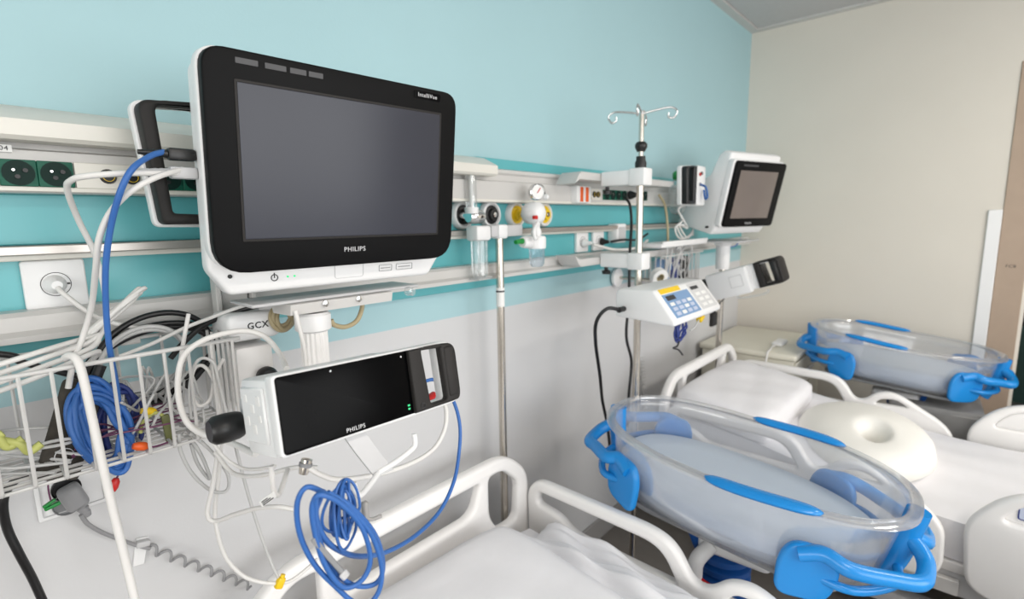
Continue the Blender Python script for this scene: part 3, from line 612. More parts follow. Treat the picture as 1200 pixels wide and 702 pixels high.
# foot rail label on the near foot rail of the second bed
fl = [c for c in bed2.children if c.name.startswith('foot_rail')][0]
lb = obj('rail_label', plate(roundpoly([(-0.085, -0.022), (0.085, -0.022), (0.085, 0.022), (-0.062, 0.022)], 0.006), [], 0.002, 0, 'YZ'), 'label_bl', fl, (-0.003, -1.215, 0.625))
lb2 = obj('label_border', plate(roundpoly([(-0.09, -0.025), (0.088, -0.025), (0.088, 0.025), (-0.066, 0.025)], 0.007), [roundpoly([(-0.085, -0.022), (0.085, -0.022), (0.085, 0.022), (-0.062, 0.022)], 0.006)], 0.0025, 0, 'YZ'), 'label_nv', fl, (-0.003, -1.215, 0.625))
# scale strip on the frame of the second bed
obj('frame_scale', box((-0.447, -1.02, 0.275), (-0.425, -0.80, 0.325), 0.002, 1), 'alu', bed2)

# ------------------------------------------------------------------ bed linen and pillows
p1 = tag(obj('pillow', soft(0.62, 0.62, 0.085, lump=0.0015, seed=4, edge=0.16), 'sheet', None, (0.70, 0.68, 0.545), (rad(3.5), 0, rad(-3))), 'large smooth white pillow at the head of the bed by the fluted mount', 'pillow')
f1 = tag(obj('folded_blanket', soft(0.17, 0.62, 0.055, lump=0.012, seed=9, edge=0.4), 'sheet', None, (1.10, 0.62, 0.515), (0, rad(6), rad(-3))), 'rumpled white blanket tucked along the rail beside the large smooth pillow', 'blanket')
p2 = tag(obj('pillow', soft(0.74, 0.42, 0.095, lump=0.002, seed=6, edge=0.22), 'sheet', None, (2.44, 0.722, 0.645), (rad(9), 0, rad(-2))), 'white pillow at the head of the bed with the ring-shaped pillow', 'pillow')
# ring-shaped nursing pillow: fat crescent closed around a small hole
def nursing():
    bm = bmesh.new(); NU, NV = 72, 14; A, B, ha, hb = 0.335, 0.245, 0.040, 0.026; hx, hy = -0.12, -0.03; top = []; bot = []
    for i in range(NU):
        a = 2*PI*i/NU; c, s = math.cos(a), math.sin(a); rt = []; rb = []
        H = 0.135+0.02*c
        for k in range(NV+1):
            t = k/NV; x = (hx+ha*c)*(1-t)+A*c*t; y = (hy+hb*s)*(1-t)+B*s*t*(1+0.05*c); q = min(1.0, t/0.16)**0.5*max(0.0, 1-t**3.2)**0.5
            rt.append(bm.verts.new((x, y, 0.03+(H-0.03)*q))); rb.append(bm.verts.new((x, y, 0.03-0.03*q)) if 0 < k < NV else rt[-1])
        top.append(rt); bot.append(rb)
    for i in range(NU):
        j = (i+1) % NU
        for k in range(NV):
            bm.faces.new((top[i][k], top[i][k+1], top[j][k+1], top[j][k])); bm.faces.new((bot[i][k], bot[j][k], bot[j][k+1], bot[i][k+1]))
    return bm_mesh(bm, 80)
tag(obj('nursing_pillow', nursing(), 'pillow', None, (2.46, 0.265, 0.535), (rad(3), 0, rad(8))), 'thick cream ring-shaped nursing pillow with a small centre hole on the bed', 'pillow')

# ================================================================== BASSINETS
def sup(a, A, B, n=2.9):
    c, s = math.cos(a), math.sin(a)
    return (A*abs(c)**(2/n)*(1 if c >= 0 else -1), B*abs(s)**(2/n)*(1 if s >= 0 else -1))
NS = 72
def rimz(y, step): # +y end lower, -y end higher (smooth step in the middle)
    t = max(-1, min(1, y/0.13)); return -step/2*math.sin(t*PI/2)
def make_bassinet(loc, rotz, tilt, zt, label, group):
    b = thing('bassinet', label, 'bassinet', loc, (0, 0, rotz), group)
    hw, hl, zb, st, nn = 0.230, 0.382, zt-0.215, 0.012, 2.48
    angs = [2*PI*k/NS for k in range(NS)]
    R3 = Matrix.Rotation(tilt, 3, 'X'); piv = Vector((0, 0, zt)); off = piv-R3 @ piv
    def part(name, me, m, parent=None):   # parts that tilt with the tub
        o = obj(name, me, m, parent or b)
        if parent is None: o.location = off; o.rotation_euler = (tilt, 0, 0)
        return o
    lv = [(0.0, 1.0), (0.12, 0.985), (0.4, 0.95), (0.7, 0.91), (0.9, 0.87), (0.97, 0.82), (1.0, 0.74)]
    def rz(y): return zt+rimz(y+0.093, st)
    bm = bmesh.new(); rings = []
    for t, s in lv:
        ring = []
        for a in angs:
            x, y = sup(a, hw*s, hl*(1-(1-s)*0.62), nn); ring.append(bm.verts.new((x, y, rz(y)*(1-t)+zb*t)))
        rings.append(ring)
    for A, B in zip(rings, rings[1:]):
        for k in range(NS): bm.faces.new((A[k], A[(k+1) % NS], B[(k+1) % NS], B[k]))
    bm.faces.new(rings[-1])
    tubo = part('tub', bm_mesh(bm, 60), 'tub')
    md = tubo.modifiers.new('thickness', 'SOLIDIFY'); md.thickness = 0.004; md.offset = -1
    bm = bmesh.new(); rr = []
    for (ds, dzz) in ((-0.003, 0.0), (0.0, 0.006), (0.016, 0.005), (0.024, 0.0), (0.024, -0.007), (0.016, -0.003), (0.0, -0.004)):
        ring = []
        for a in angs:
            x, y = sup(a, hw+ds, hl+ds, nn); ring.append(bm.verts.new((x, y, rz(y)+dzz)))
        rr.append(ring)
    for i in range(7):
        A, B = rr[i], rr[(i+1) % 7]
        for k in range(NS): bm.faces.new((A[k], A[(k+1) % NS], B[(k+1) % NS], B[k]))
    part('rim', bm_mesh(bm, 50), 'tub_rim')
    bm = bmesh.new(); mr = []
    for z, s in ((zb+0.008, 0.74), (zb+0.014, 0.81), (zb+0.04, 0.86), (zb+0.075, 0.885), (zb+0.092, 0.87), (zb+0.100, 0.82), (zb+0.102, 0.5)):
        ring = []
        for a in angs:
            x, y = sup(a, hw*s, hl*(1-(1-s)*0.62)*0.985, nn); ring.append(bm.verts.new((x, y, z)))
        mr.append(ring)
    for A, B in zip(mr, mr[1:]):
        for k in range(NS): bm.faces.new((A[k], A[(k+1) % NS], B[(k+1) % NS], B[k]))
    bm.faces.new(mr[0]); bm.faces.new(mr[-1][::-1])
    part('mattress', bm_mesh(bm, 50), 'matt_bl')
    def flank(y, ds=0.0):
        q = min(0.999, abs(y)/(hl+ds)); return (hw+ds)*(1-q**nn)**(1/nn)
    for s in (-1, 1):   # blue grip strips along both long sides
        bm = bmesh.new(); path = []; rs = []
        for k in range(29):
            y = -0.093-0.13+0.26*k/28
            path.append((s*(flank(y, 0.011)), y, rz(y)+0.003)); e = abs(k-14)/14; rs.append(0.0225*(max(0.03, 1-e**5))**0.5)
        add_sweep(bm, path, 0.018, 10, rs=rs)
        for v in bm.verts:
            zc = rz(v.co.y)+0.003; v.co.z = zc+(v.co.z-zc)*0.5
        part('grip_strip', bm_mesh(bm, 60), 'blue')
    for e, po_, dn in ((-1, 0.165, 0.032), (1, 0.115, 0.014)):   # blue end brackets: post, two loop handles, two clamp plates
        zr = rz(e*hl); yp = hl-po_; zq = zr; zr = zr-dn
        pb = part('end_bracket', tube([(0, e*(hl+0.016), zq-0.010), (0, e*(hl+0.012), zq-0.05), (0, e*(hl-0.002), zr-0.12), (0, e*(hl-0.03), zb+0.0)], 0.026, 6, 14), 'blue')
        xp = flank(yp); dx = (flank(yp+0.01)-flank(yp-0.01))/0.02; ang = math.atan(dx)   # slope of the flank at the plate
        for s in (-1, 1):
            tx, ty = math.sin(ang), math.cos(ang)            # tangent toward the end
            nx, ny = math.cos(ang), -math.sin(ang)           # outward
            pc = Vector((s*(xp+nx*0.006), e*(yp+ny*0.006), 0))
            p0 = Vector((s*(xp+nx*0.016), e*(yp+ny*0.016), zr-0.066))
            pts = [tuple(p0-Vector((s*tx*0.03, e*ty*0.03, 0.012))), tuple(p0+Vector((s*tx*0.02, e*ty*0.02, 0.004)))]
            y1, y2 = yp+0.35*(hl-yp), yp+0.72*(hl-yp)
            pts += [(s*(flank(y1)+0.032), e*(y1+0.022), zr-0.072), (s*(flank(y2)+0.028), e*(y2+0.042), zr-0.080), (s*0.125, e*(hl+0.042), zr-0.083), (s*0.062, e*(hl+0.050), zr-0.078), (s*0.030, e*(hl+0.040), zr-0.066), (s*0.006, e*(hl+0.014), zr-0.05)]
            obj('loop_handle', tube(pts, 0.0185, 6, 12), 'blue', pb)
            obj('lower_bar', tube([(s*0.015, e*(hl+0.004), zr-0.128), (s*0.09, e*(hl+0.004), zr-0.134), (s*(xp*0.5+0.09), e*((yp+hl)/2+0.01), zr-0.132), (s*xp, e*yp, zr-0.128)], 0.011, 6, 10), 'blue', pb)
            poly = roundpoly([(-0.062, zr-0.20), (0.052, zr-0.19), (0.066, zr-0.10), (0.038, zr-0.052), (-0.045, zr-0.052), (-0.068, zr-0.10)], [0.035, 0.04, 0.03, 0.03, 0.03, 0.03])
            pm = plate(poly, [], 0.024, 0.009, 'YZ')
            d_ = Vector((s*tx, e*ty, 0)); az = math.atan2(d_.y, d_.x)-PI/2
            pm.transform(Matrix.Translation(pc) @ Matrix.Rotation(az, 4, 'Z'))
            obj('clamp_plate', pm, 'blue', pb)
    part('tray', xform(plate(rrect(0.31, 0.60, 0.12, n=10), [], 0.016, 0.004, 'XY'), Matrix.Translation((0, 0, zb-0.014))), 'midgrey')
    bp = []; z0 = zb-0.36
    for k in range(7): bp += [(0.064, z0+0.036*k), (0.079, z0+0.009+0.036*k), (0.079, z0+0.026+0.036*k), (0.064, z0+0.036+0.036*k)]
    obj('bellows_column', lathe([(0.0, z0)]+bp+[(0.0, bp[-1][1])], 28), 'blue_dk', b, (0.0, 0.045, 0))
    obj('column_head', box((-0.08, -0.10, zb-0.105), (0.08, 0.10, zb-0.055), 0.018, 3), 'white_pl', b)
    hdl = obj('release_handle', tube([(-0.075, 0.06, zb-0.075), (-0.115, 0.085, zb-0.11), (-0.118, 0.09, zb-0.165)], 0.022, 5, 12), 'white_pl', b)
    obj('red_lever', tube([(-0.116, 0.088, zb-0.165), (-0.118, 0.055, zb-0.178), (-0.118, 0.012, zb-0.182)], 0.013, 5, 10), 'red', hdl)
    for s in (-1, 1): obj('tilt_strut', cyl((s*0.07, 0.12, zb-0.05), (s*0.035, 0.05, zb-0.25), 0.012), 'blue_dk', b)
    obj('column_tube', cyl((0, 0.045, 0.08), (0, 0.045, z0+0.02), 0.035, 20), 'grey_pl', b)
    obj('base_frame', boxes([((-0.03, -0.36, 0.07), (0.03, 0.36, 0.11)), ((-0.22, -0.36, 0.07), (0.22, -0.30, 0.11)), ((-0.22, 0.30, 0.07), (0.22, 0.36, 0.11))], 0.01, 2), 'blue_dk', b)
    for sx in (-1, 1):
        for sy in (-1, 1):
            obj('castor', lathe([(0.0, -0.014), (0.03, -0.014), (0.035, -0.008), (0.035, 0.008), (0.03, 0.014), (0.0, 0.014)], 18, 'X'), 'char', b, (sx*0.19, sy*0.33, 0.035))
    return b
bs1 = make_bassinet((1.466, 0.428, 0), rad(3.3), rad(7.0), 0.85, 'clear plastic bassinet with blue handles between the two beds', 'bassinets')
bs2 = make_bassinet((3.245, 0.224, 0), rad(183), rad(-4.9), 0.873, 'clear plastic bassinet with blue handles by the cream wall', 'bassinets')
tr = obj('storage_box', box((-0.14, -0.02, 0.13), (0.16, 0.34, 0.58), 0.01, 2), 'trolley', bs2)
obj('box_door', box((0.1602, 0.0, 0.15), (0.168, 0.32, 0.56), 0.003, 1), 'trolley', tr)

# ================================================================== BEDSIDE CABINET
cb = thing('bedside_cabinet', 'cream bedside cabinet in the corner behind the second bed', 'cabinet', (3.33, 0.90, 0))
obj('body', box((-0.31, -0.24, 0.06), (0.31, 0.26, 0.715), 0.006, 2), 'cab', cb)
obj('top', box((-0.325, -0.255, 0.716), (0.325, 0.275, 0.752), 0.012, 3), 'cab', cb)
dw = obj('drawer', box((-0.295, -0.254, 0.54), (0.295, -0.2405, 0.705), 0.004, 1), 'cab', cb); obj('handle', box((-0.06, -0.27, 0.615), (0.06, -0.255, 0.63), 0.004, 2), 'grey_pl', dw)
dd = obj('door', box((-0.295, -0.254, 0.08), (0.295, -0.2405, 0.53), 0.004, 1), 'cab', cb); obj('handle', box((-0.06, -0.27, 0.49), (0.06, -0.255, 0.505), 0.004, 2), 'grey_pl', dd)
for sx in (-0.27, 0.27):
    for sy in (-0.2, 0.22): obj('castor', lathe([(0.0, -0.012), (0.03, -0.012), (0.03, 0.012), (0.0, 0.012)], 16, 'X'), 'char', cb, (sx, sy, 0.031))
hs = thing('nurse_call_handset', 'white nurse call handset lying on the bedside cabinet', 'handset', (3.23, 0.785, 0.7535))
obj('handset_body', box((-0.065, -0.028, 0.0), (0.065, 0.028, 0.024), 0.009, 3), 'white_pl', hs)
obj('handset_cord', tube([(-0.06, 0, 0.011), (-0.11, 0.01, 0.008), (-0.19, -0.0, 0.008), (-0.235, -0.0, 0.002), (-0.262, 0.0, -0.05), (-0.272, 0.005, -0.17), (-0.275, 0.005, -0.28)], 0.0055), 'cable_w', hs)
# ================================================================== POLE AND GAS FITTINGS BETWEEN THE BEDS
ep = thing('equipment_pole', 'slim steel equipment pole with a white paper label beside the gas outlets', 'pole', (1.165, 1.092, 0))
obj('pole', cyl((0, 0, 0.02), (0, 0, 1.462), 0.0125, 20), 'steel', ep)
obj('pole_foot', lathe([(0.0, 0.0), (0.06, 0.0), (0.06, 0.008), (0.02, 0.02), (0.0, 0.02)], 24), 'steel', ep)
obj('pole_cap', box((-0.02, -0.02, 1.445), (0.02, 0.02, 1.488), 0.006, 2), 'white_pl', ep)
obj('cross_bar', boxes([((-0.045, -0.012, 1.450), (0.10, 0.012, 1.486)), ((0.05, 0.012, 1.455), (0.075, 0.038, 1.47))], 0.005, 2), 'grey_pl', ep)
obj('paper_label', cyl((0, 0, 1.232), (0, 0, 1.292), 0.0134, 20), 'label_w', ep)
obj('label_print', cyl((0, 0, 1.278), (0, 0, 1.283), 0.0136, 20), 'print_dark', ep)
fl_ = thing('suction_flowmeter', 'clear suction flowmeter with tall glass tube on the black gas outlet', 'flowmeter', (1.075, 1.118, 1.5))
obj('body', lathe([(0.0, -0.03), (0.016, -0.03), (0.021, -0.02), (0.021, 0.02), (0.016, 0.03), (0.0, 0.031)], 20, 'X'), 'chrome', fl_, (0.015, 0, 0.012))
obj('inlet', cyl((0, 0.0, 0.017), (0, 0.047, 0.017), 0.012), 'chrome', fl_)
obj('glass_tube', lathe([(0.0, 0.035), (0.017, 0.035), (0.017, 0.155), (0.012, 0.165), (0.0, 0.166)], 20), 'clear', fl_)
obj('inner_tube', cyl((0, 0, 0.04), (0, 0, 0.15), 0.006, 12), 'label_w', fl_)
obj('tube_cap', lathe([(0.0, 0.022), (0.021, 0.022), (0.021, 0.04), (0.0, 0.042)], 20), 'white_pl', fl_)
obj('jar_head', box((-0.028, -0.05, -0.058), (0.032, 0.0, -0.014), 0.008, 2), 'white_pl', fl_)
obj('jar', lathe([(0.026, -0.058), (0.025, -0.16), (0.018, -0.168), (0.0, -0.168)], 22), 'clear', fl_, (0.003, -0.025, 0))
obj('dip_tube', cyl((0.003, -0.025, -0.058), (0.003, -0.025, -0.15), 0.005, 10), 'clear', fl_)
obj('float_ball', lathe([(0.0, -0.008), (0.006, -0.006), (0.008, 0), (0.006, 0.006), (0.0, 0.008)], 14), 'label_w', fl_, (0.003, -0.025, -0.148))
obj('jar_foot', plate(rrect(0.06, 0.05, 0.01), [], 0.004, 0.001, 'XY'), 'clear', fl_, (0.006, -0.025, -0.172))
rg = thing('vacuum_regulator', 'white vacuum regulator with round gauge and small jar on the yellow outlet', 'regulator', (1.322, 1.082, 1.522))
obj('body', lathe([(0.0, -0.042), (0.02, -0.038), (0.034, -0.024), (0.038, 0.0), (0.034, 0.024), (0.02, 0.036), (0.0, 0.04)], 24, 'Y'), 'white_pl', rg)
obj('inlet', tube([(0.0, 0.02, 0), (0.006, 0.05, -0.002), (0.012, 0.068, -0.003)], 0.012), 'chrome', rg)
g_ = obj('gauge', lathe([(0.0, -0.012), (0.024, -0.012), (0.027, -0.006), (0.027, 0.01), (0.023, 0.012), (0.022, 0.008), (0.0, 0.008)], 26, 'Y'), 'chrome', rg, (0.004, -0.01, 0.068), (0, rad(0), rad(-24)))
obj('gauge_dial', lathe([(0.0, 0.0083), (0.0215, 0.0083), (0.0215, 0.0095), (0.0, 0.0095)], 24, 'Y'), 'label_w', g_)
obj('gauge_needle', box((-0.0012, -0.0115, -0.004), (0.0012, -0.0098, 0.016)), 'red', g_, None, (0, rad(35), 0))
obj('gauge_knob', lathe([(0.0, 0.0), (0.009, 0.0), (0.01, 0.006), (0.006, 0.016), (0.0, 0.017)], 14, 'Y'), 'white_pl', rg, (0.028, -0.022, 0.052))
obj('switch', box((-0.045, -0.042, -0.02), (-0.028, -0.03, -0.008), 0.002, 1), 'red', rg)
obj('neck', lathe([(0.0, -0.075), (0.016, -0.075), (0.018, -0.06), (0.012, -0.045), (0.014, -0.03), (0.0, -0.03)], 18), 'white_pl', rg, (-0.002, -0.012, 0))
obj('jar_cap', lathe([(0.0, -0.115), (0.03, -0.115), (0.031, -0.108), (0.031, -0.08), (0.026, -0.074), (0.0, -0.074)], 24), 'white_pl', rg, (0, -0.012, 0))
obj('jar', lathe([(0.027, -0.114), (0.025, -0.165), (0.018, -0.175), (0.0, -0.175)], 22), 'clear_bl', rg, (0, -0.012, 0))
obj('side_valve', lathe([(0.0, -0.022), (0.016, -0.022), (0.02, -0.01), (0.02, 0.012), (0.013, 0.022), (0.0, 0.023)], 18, 'X'), 'white_pl', rg, (-0.05, -0.01, -0.092))
obj('green_nozzle', cyl((-0.07, -0.012, -0.088), (-0.108, -0.014, -0.090), 0.009, 12, 0.007), 'green', rg)
obj('clip', tube([(-0.03, -0.04, -0.03), (-0.06, -0.05, -0.055), (-0.055, -0.05, -0.08), (-0.04, -0.045, -0.075)], 0.006), 'white_pl', rg)

# ================================================================== CARRIER WITH DRIP STAND BESIDE THE SECOND BED
cr = thing('equipment_carrier', 'pair of grey horizontal wall carriers with white arms holding the drip stand', 'carrier', (1.66, 1.10, 1.5))
def carrier(name, z, m):
    bm = bmesh.new()
    P = [(-0.16, z), (0.60, z), (0.60, z+0.030), (-0.13, z+0.030), (-0.175, z-0.012), (-0.182, z-0.012)]
    return plate([(-0.178, z-0.014), (-0.150, z), (0.56, z), (0.60, z+0.012), (0.60, z+0.026), (-0.14, z+0.028), (-0.152, z+0.020)], [], 0.086, 0.003), m
for z, nm in ((0.136, 'upper_carrier'), (-0.168, 'lower_carrier')):
    me, m_ = carrier(nm, z, 'alu')
    if z < 0: me.transform(Matrix.Translation((0, 0, 2*z+0.028)) @ Matrix.Scale(-1, 4, (0, 0, 1))); me.flip_normals()
    obj(nm, me, m_, cr, (0, -0.030, 0))
for z, nm in ((0.118, 'upper_arm'), (-0.175, 'lower_arm')):
    a = obj(nm, box((-0.022, -0.245, z-0.002), (0.032, -0.075, z+0.050), 0.006, 2), 'white_pl', cr)
    obj('arm_sleeve', box((-0.027, -0.25, z-0.006), (0.036, -0.19, z+0.054), 0.006, 2), 'white_pl', a)
    obj('arm_knob', lathe([(0.0, 0.0), (0.010, 0.0), (0.013, 0.006), (0.013, 0.018), (0.0, 0.02)], 14, 'X'), 'black_pl', a, (0.037, -0.22, z+0.024))
    obj('clamp_knob', lathe([(0.0, -0.026), (0.015, -0.026), (0.016, -0.014), (0.007, -0.010), (0.007, 0.0), (0.0, 0.0)], 14), 'black_pl', a, (0.0, -0.09, z-0.003))
iv = thing('drip_stand', 'tall steel drip stand with four hooks and black collars beside the second bed', 'drip stand', (1.664, 0.88, 0))
obj('pole', cyl((0, 0, 0.02), (0, 0, 1.70), 0.0125, 20), 'steel', iv)
obj('upper_pole', cyl((0, 0, 1.70), (0, 0, 1.85), 0.0085, 16), 'steel', iv)
obj('pole_foot', lathe([(0.0, 0.0), (0.06, 0.0), (0.06, 0.008), (0.02, 0.02), (0.0, 0.02)], 24), 'steel', iv)
obj('collar', lathe([(0.0, 1.672), (0.019, 1.672), (0.020, 1.69), (0.016, 1.70), (0.016, 1.712), (0.0, 1.713)], 18), 'black_pl', iv)
obj('collar', lathe([(0.0, 1.728), (0.014, 1.728), (0.017, 1.735), (0.021, 1.742), (0.021, 1.752), (0.015, 1.76), (0.0, 1.762)], 18), 'black_pl', iv)
obj('pole_tip', lathe([(0.0, 1.85), (0.011, 1.85), (0.011, 1.862), (0.0, 1.866)], 14), 'chrome', iv)
for a in (20, 110, 200, 290):
    c, s = math.cos(rad(a)), math.sin(rad(a))
    obj('hook', tube([(0, 0, 1.853), (0.05*c, 0.05*s, 1.862), (0.095*c, 0.095*s, 1.866), (0.115*c, 0.115*s, 1.852), (0.105*c, 0.105*s, 1.832), (0.088*c, 0.088*s, 1.836), (0.088*c, 0.088*s, 1.85)], 0.0035, 6, 8), 'chrome', iv)

# white sloping console hung on the drip stand
cs = thing('feeding_console', 'white sloping console with blue keypad and yellow sticker on the drip stand', 'console', (1.64, 0.76, 1.235))
prof = [(0.088, -0.05), (0.085, 0.032), (0.07, 0.042), (-0.045, 0.045), (-0.118, -0.045), (-0.116, -0.062)]
bm = bmesh.new(); A = [bm.verts.new((-0.19, y, z)) for y, z in prof]; B = [bm.verts.new((0.19, y, z)) for y, z in prof]
bm.faces.new(A); bm.faces.new(B[::-1])
for i in range(6): bm.faces.new((A[i], A[(i+1) % 6], B[(i+1) % 6], B[i]))
bmesh.ops.recalc_face_normals(bm, faces=bm.faces[:]); bmesh.ops.bevel(bm, geom=bm.edges[:], offset=0.008, segments=3, profile=0.5, affect='EDGES')
obj('case', bm_mesh(bm, 45), 'white_pl', cs)
sl = math.atan2(0.09, 0.073); ca, sa = math.cos(sl), math.sin(sl)
def on_slope(name, x0, x1, t0, t1, m, h=0.0015):
    # t: 0 at the top edge of the slope, 1 at the lower edge
    L = 0.116; me = box((x0, -L*t1, -0.001), (x1, -L*t0, h), 0.0005, 1)
    return obj(name, me, m, cs, (0, -0.045, 0.045), (sl, 0, 0))
on_slope('yellow_sticker', -0.165, -0.02, 0.02, 0.17, 'yellow')
kp = on_slope('blue_keypad', -0.165, 0.025, 0.20, 0.93, 'keypad')
on_slope('grey_keypad', 0.04, 0.165, 0.06, 0.93, 'keypad_g')
on_slope('display', -0.15, -0.09, 0.26, 0.40, 'print_dark', 0.0025)
on_slope('display', 0.05, 0.11, 0.16, 0.27, 'print_dark', 0.0025)
for i in range(4):
    for j in range(3): on_slope('key', -0.15+0.042*i, -0.122+0.042*i, 0.47+0.15*j, 0.57+0.15*j, 'label_bl' if (i+j) % 3 else 'label_w', 0.003)
for i in range(2):
    for j in range(3): on_slope('key', 0.06+0.05*i, 0.092+0.05*i, 0.38+0.18*j, 0.48+0.18*j, 'label_w', 0.003)
obj('power_inlet', cyl((-0.185, 0.055, -0.022), (-0.222, 0.055, -0.022), 0.009, 12), 'black_pl', cs)
obj('pole_clamp', box((0.0, 0.0885, -0.03), (0.05, 0.106, 0.02), 0.004, 1), 'grey_pl', cs)

# ================================================================== SECOND MONITOR
m2 = thing('patient_monitor', 'smaller white deep-bodied monitor with grey screen beside the second bed', 'monitor', (2.6469, 0.792, 1.6016), (rad(12.2), 0, rad(-16.7)))
obj('bezel', plate(rrect(0.384, 0.306, 0.02), [], 0.02, 0.005), 'black_bezel', m2, (0, 0.006, 0))
obj('white_surround', plate(rrect(0.40, 0.318, 0.024), [], 0.03, 0.006), 'white_pl', m2, (-0.004, 0.026, 0))
obj('screen', plate(rrect(0.292, 0.222, 0.002), [], 0.002, 0.0005), 'screen2', m2, (-0.013, -0.005, 0.0))
prof = [(0.035, 0.185), (0.075, 0.192), (0.10, 0.17), (0.125, 0.075), (0.20, 0.015), (0.245, -0.03), (0.255, -0.19), (0.05, -0.20), (0.035, -0.17)]
bm = bmesh.new(); A = [bm.verts.new((-0.20, y, z)) for y, z in prof]; B = [bm.verts.new((0.19, y, z)) for y, z in prof]
bm.faces.new(A); bm.faces.new(B[::-1])
for i in range(9): bm.faces.new((A[i], A[(i+1) % 9], B[(i+1) % 9], B[i]))
bmesh.ops.recalc_face_normals(bm, faces=bm.faces[:]); bmesh.ops.bevel(bm, geom=bm.edges[:], offset=0.01, segments=3, profile=0.5, affect='EDGES')
obj('deep_housing', bm_mesh(bm, 45), 'white_pl', m2)
text('brand_lettering', 'PHILIPS', 0.014, 'letter', m2, (-0.01, -0.0048, -0.136))
obj('touch_keys', plate(rrect(0.11, 0.008, 0.002), [], 0.001, 0), 'key_grey', m2, (-0.09, -0.0045, 0.134))
obj('housing_screw', cyl((-0.212, 0.075, -0.168), (-0.20, 0.075, -0.168), 0.006, 12), 'black_pl', m2)
d2 = thing('docked_module', 'white module with black loop handle docked behind the smaller monitor', 'module', (2.455, 0.985, 1.575))
sc = 0.86
S2 = lambda P: [(x*sc, z*sc) for x, z in P]
obj('handle_rim', plate(S2(hout), [S2(hin)], 0.02, 0.003), 'white_pl', d2, (-0.12, 0.012, 0))
obj('handle_grip', plate(S2(hfr), [S2(hin)], 0.03, 0.006), 'black_pl', d2, (-0.12, -0.012, 0))
obj('module_body', box((-0.105, -0.03, -0.022), (-0.008, 0.05, 0.160), 0.01, 2), 'white_pl', d2)
for x, z, m_ in ((-0.085, 0.12, 'red'), (-0.065, 0.125, 'black_pl'), (-0.08, 0.075, 'midgrey')): obj('connector_socket', cyl((x, -0.034, z), (x, -0.028, z), 0.008, 12), m_, d2)
obj('blue_lead', tube([(-0.08, -0.032, 0.075), (-0.085, -0.06, 0.06), (-0.075, -0.065, 0.02), (-0.06, -0.05, 0.01), (-0.055, -0.04, 0.05)], 0.005), 'cable_b', d2)
mp = thing('monitor_stand', 'steel pole stand with white collar under the smaller monitor', 'stand', (2.84, 1.0, 0))
obj('pole', cyl((0, 0, 0.02), (0, 0, 1.34), 0.016, 20), 'steel', mp)
obj('pole_foot', lathe([(0.0, 0.0), (0.09, 0.0), (0.09, 0.012), (0.03, 0.03), (0.0, 0.03)], 24), 'steel', mp)
obj('collar', lathe([(0.0, 1.22), (0.034, 1.22), (0.036, 1.24), (0.036, 1.345), (0.05, 1.36), (0.05, 1.372), (0.0, 1.372)], 24), 'white_pl', mp)
obj('tray', box((-0.27, -0.16, 1.3735), (0.08, 0.08, 1.381), 0.003, 1), 'grey_pl', mp)
obj('clamp_knob', lathe([(0.0, -0.03), (0.024, -0.03), (0.03, -0.02), (0.03, 0.02), (0.024, 0.03), (0.0, 0.03)], 18, 'X'), 'black_pl', mp, (-0.42, -0.06, 1.165))
obj('module_arm', tube([(0, -0.01, 1.18), (-0.20, -0.10, 1.185), (-0.42, -0.20, 1.20)], 0.014, 5, 12), 'grey_pl', mp)
# second bedside module seen from its white rear
x3b = thing('bedside_module', 'white handheld module with dark loop handle seen from behind on the smaller monitor stand', 'module', (2.31, 0.722, 1.232), (0, 0, rad(-90)))
x3b.rotation_euler = Euler((rad(4), rad(-18), rad(-92)))
q = 1.10
Q = lambda P: [(x*q, z*q) for x, z in P]
obj('shell', plate(Q(bo), [Q(hh)], 0.07, 0.006), 'white_pl', x3b, (0, 0.04, 0))
obj('rear_case', box((-0.15, -0.03, -0.062), (0.03, 0.01, 0.055), 0.008, 2), 'white_pl', x3b)
obj('rear_label', plate(rrect(0.055, 0.05, 0.003), [rrect(0.052, 0.047, 0.002)], 0.001, 0), 'grey_pl', x3b, (-0.02, -0.031, 0.0))
obj('handle_grip', plate(Q([(x+(0.006 if x > 0.1 else 0), z*1.1) for x, z in ho]), [Q(hh)], 0.086, 0.005), 'char', x3b, (0, 0.038, 0))
obj('clamp_knob', lathe([(0.0, -0.02), (0.024, -0.02), (0.03, -0.012), (0.03, 0.012), (0.024, 0.02), (0.0, 0.02)], 18, 'Y'), 'black_pl', x3b, (-0.185, 0.02, 0.012))
obj('grip_bar', box((0.113*q, -0.014, -0.036*q), (0.134*q, 0.006, 0.042*q), 0.005, 2), 'black_pl', x3b)
obj('hook_arm', tube([(-0.04, 0.02, -0.055), (-0.04, 0.0, -0.075), (0.03, -0.01, -0.08), (0.08, -0.01, -0.078), (0.09, -0.01, -0.066)], 0.005), 'clear', x3b)

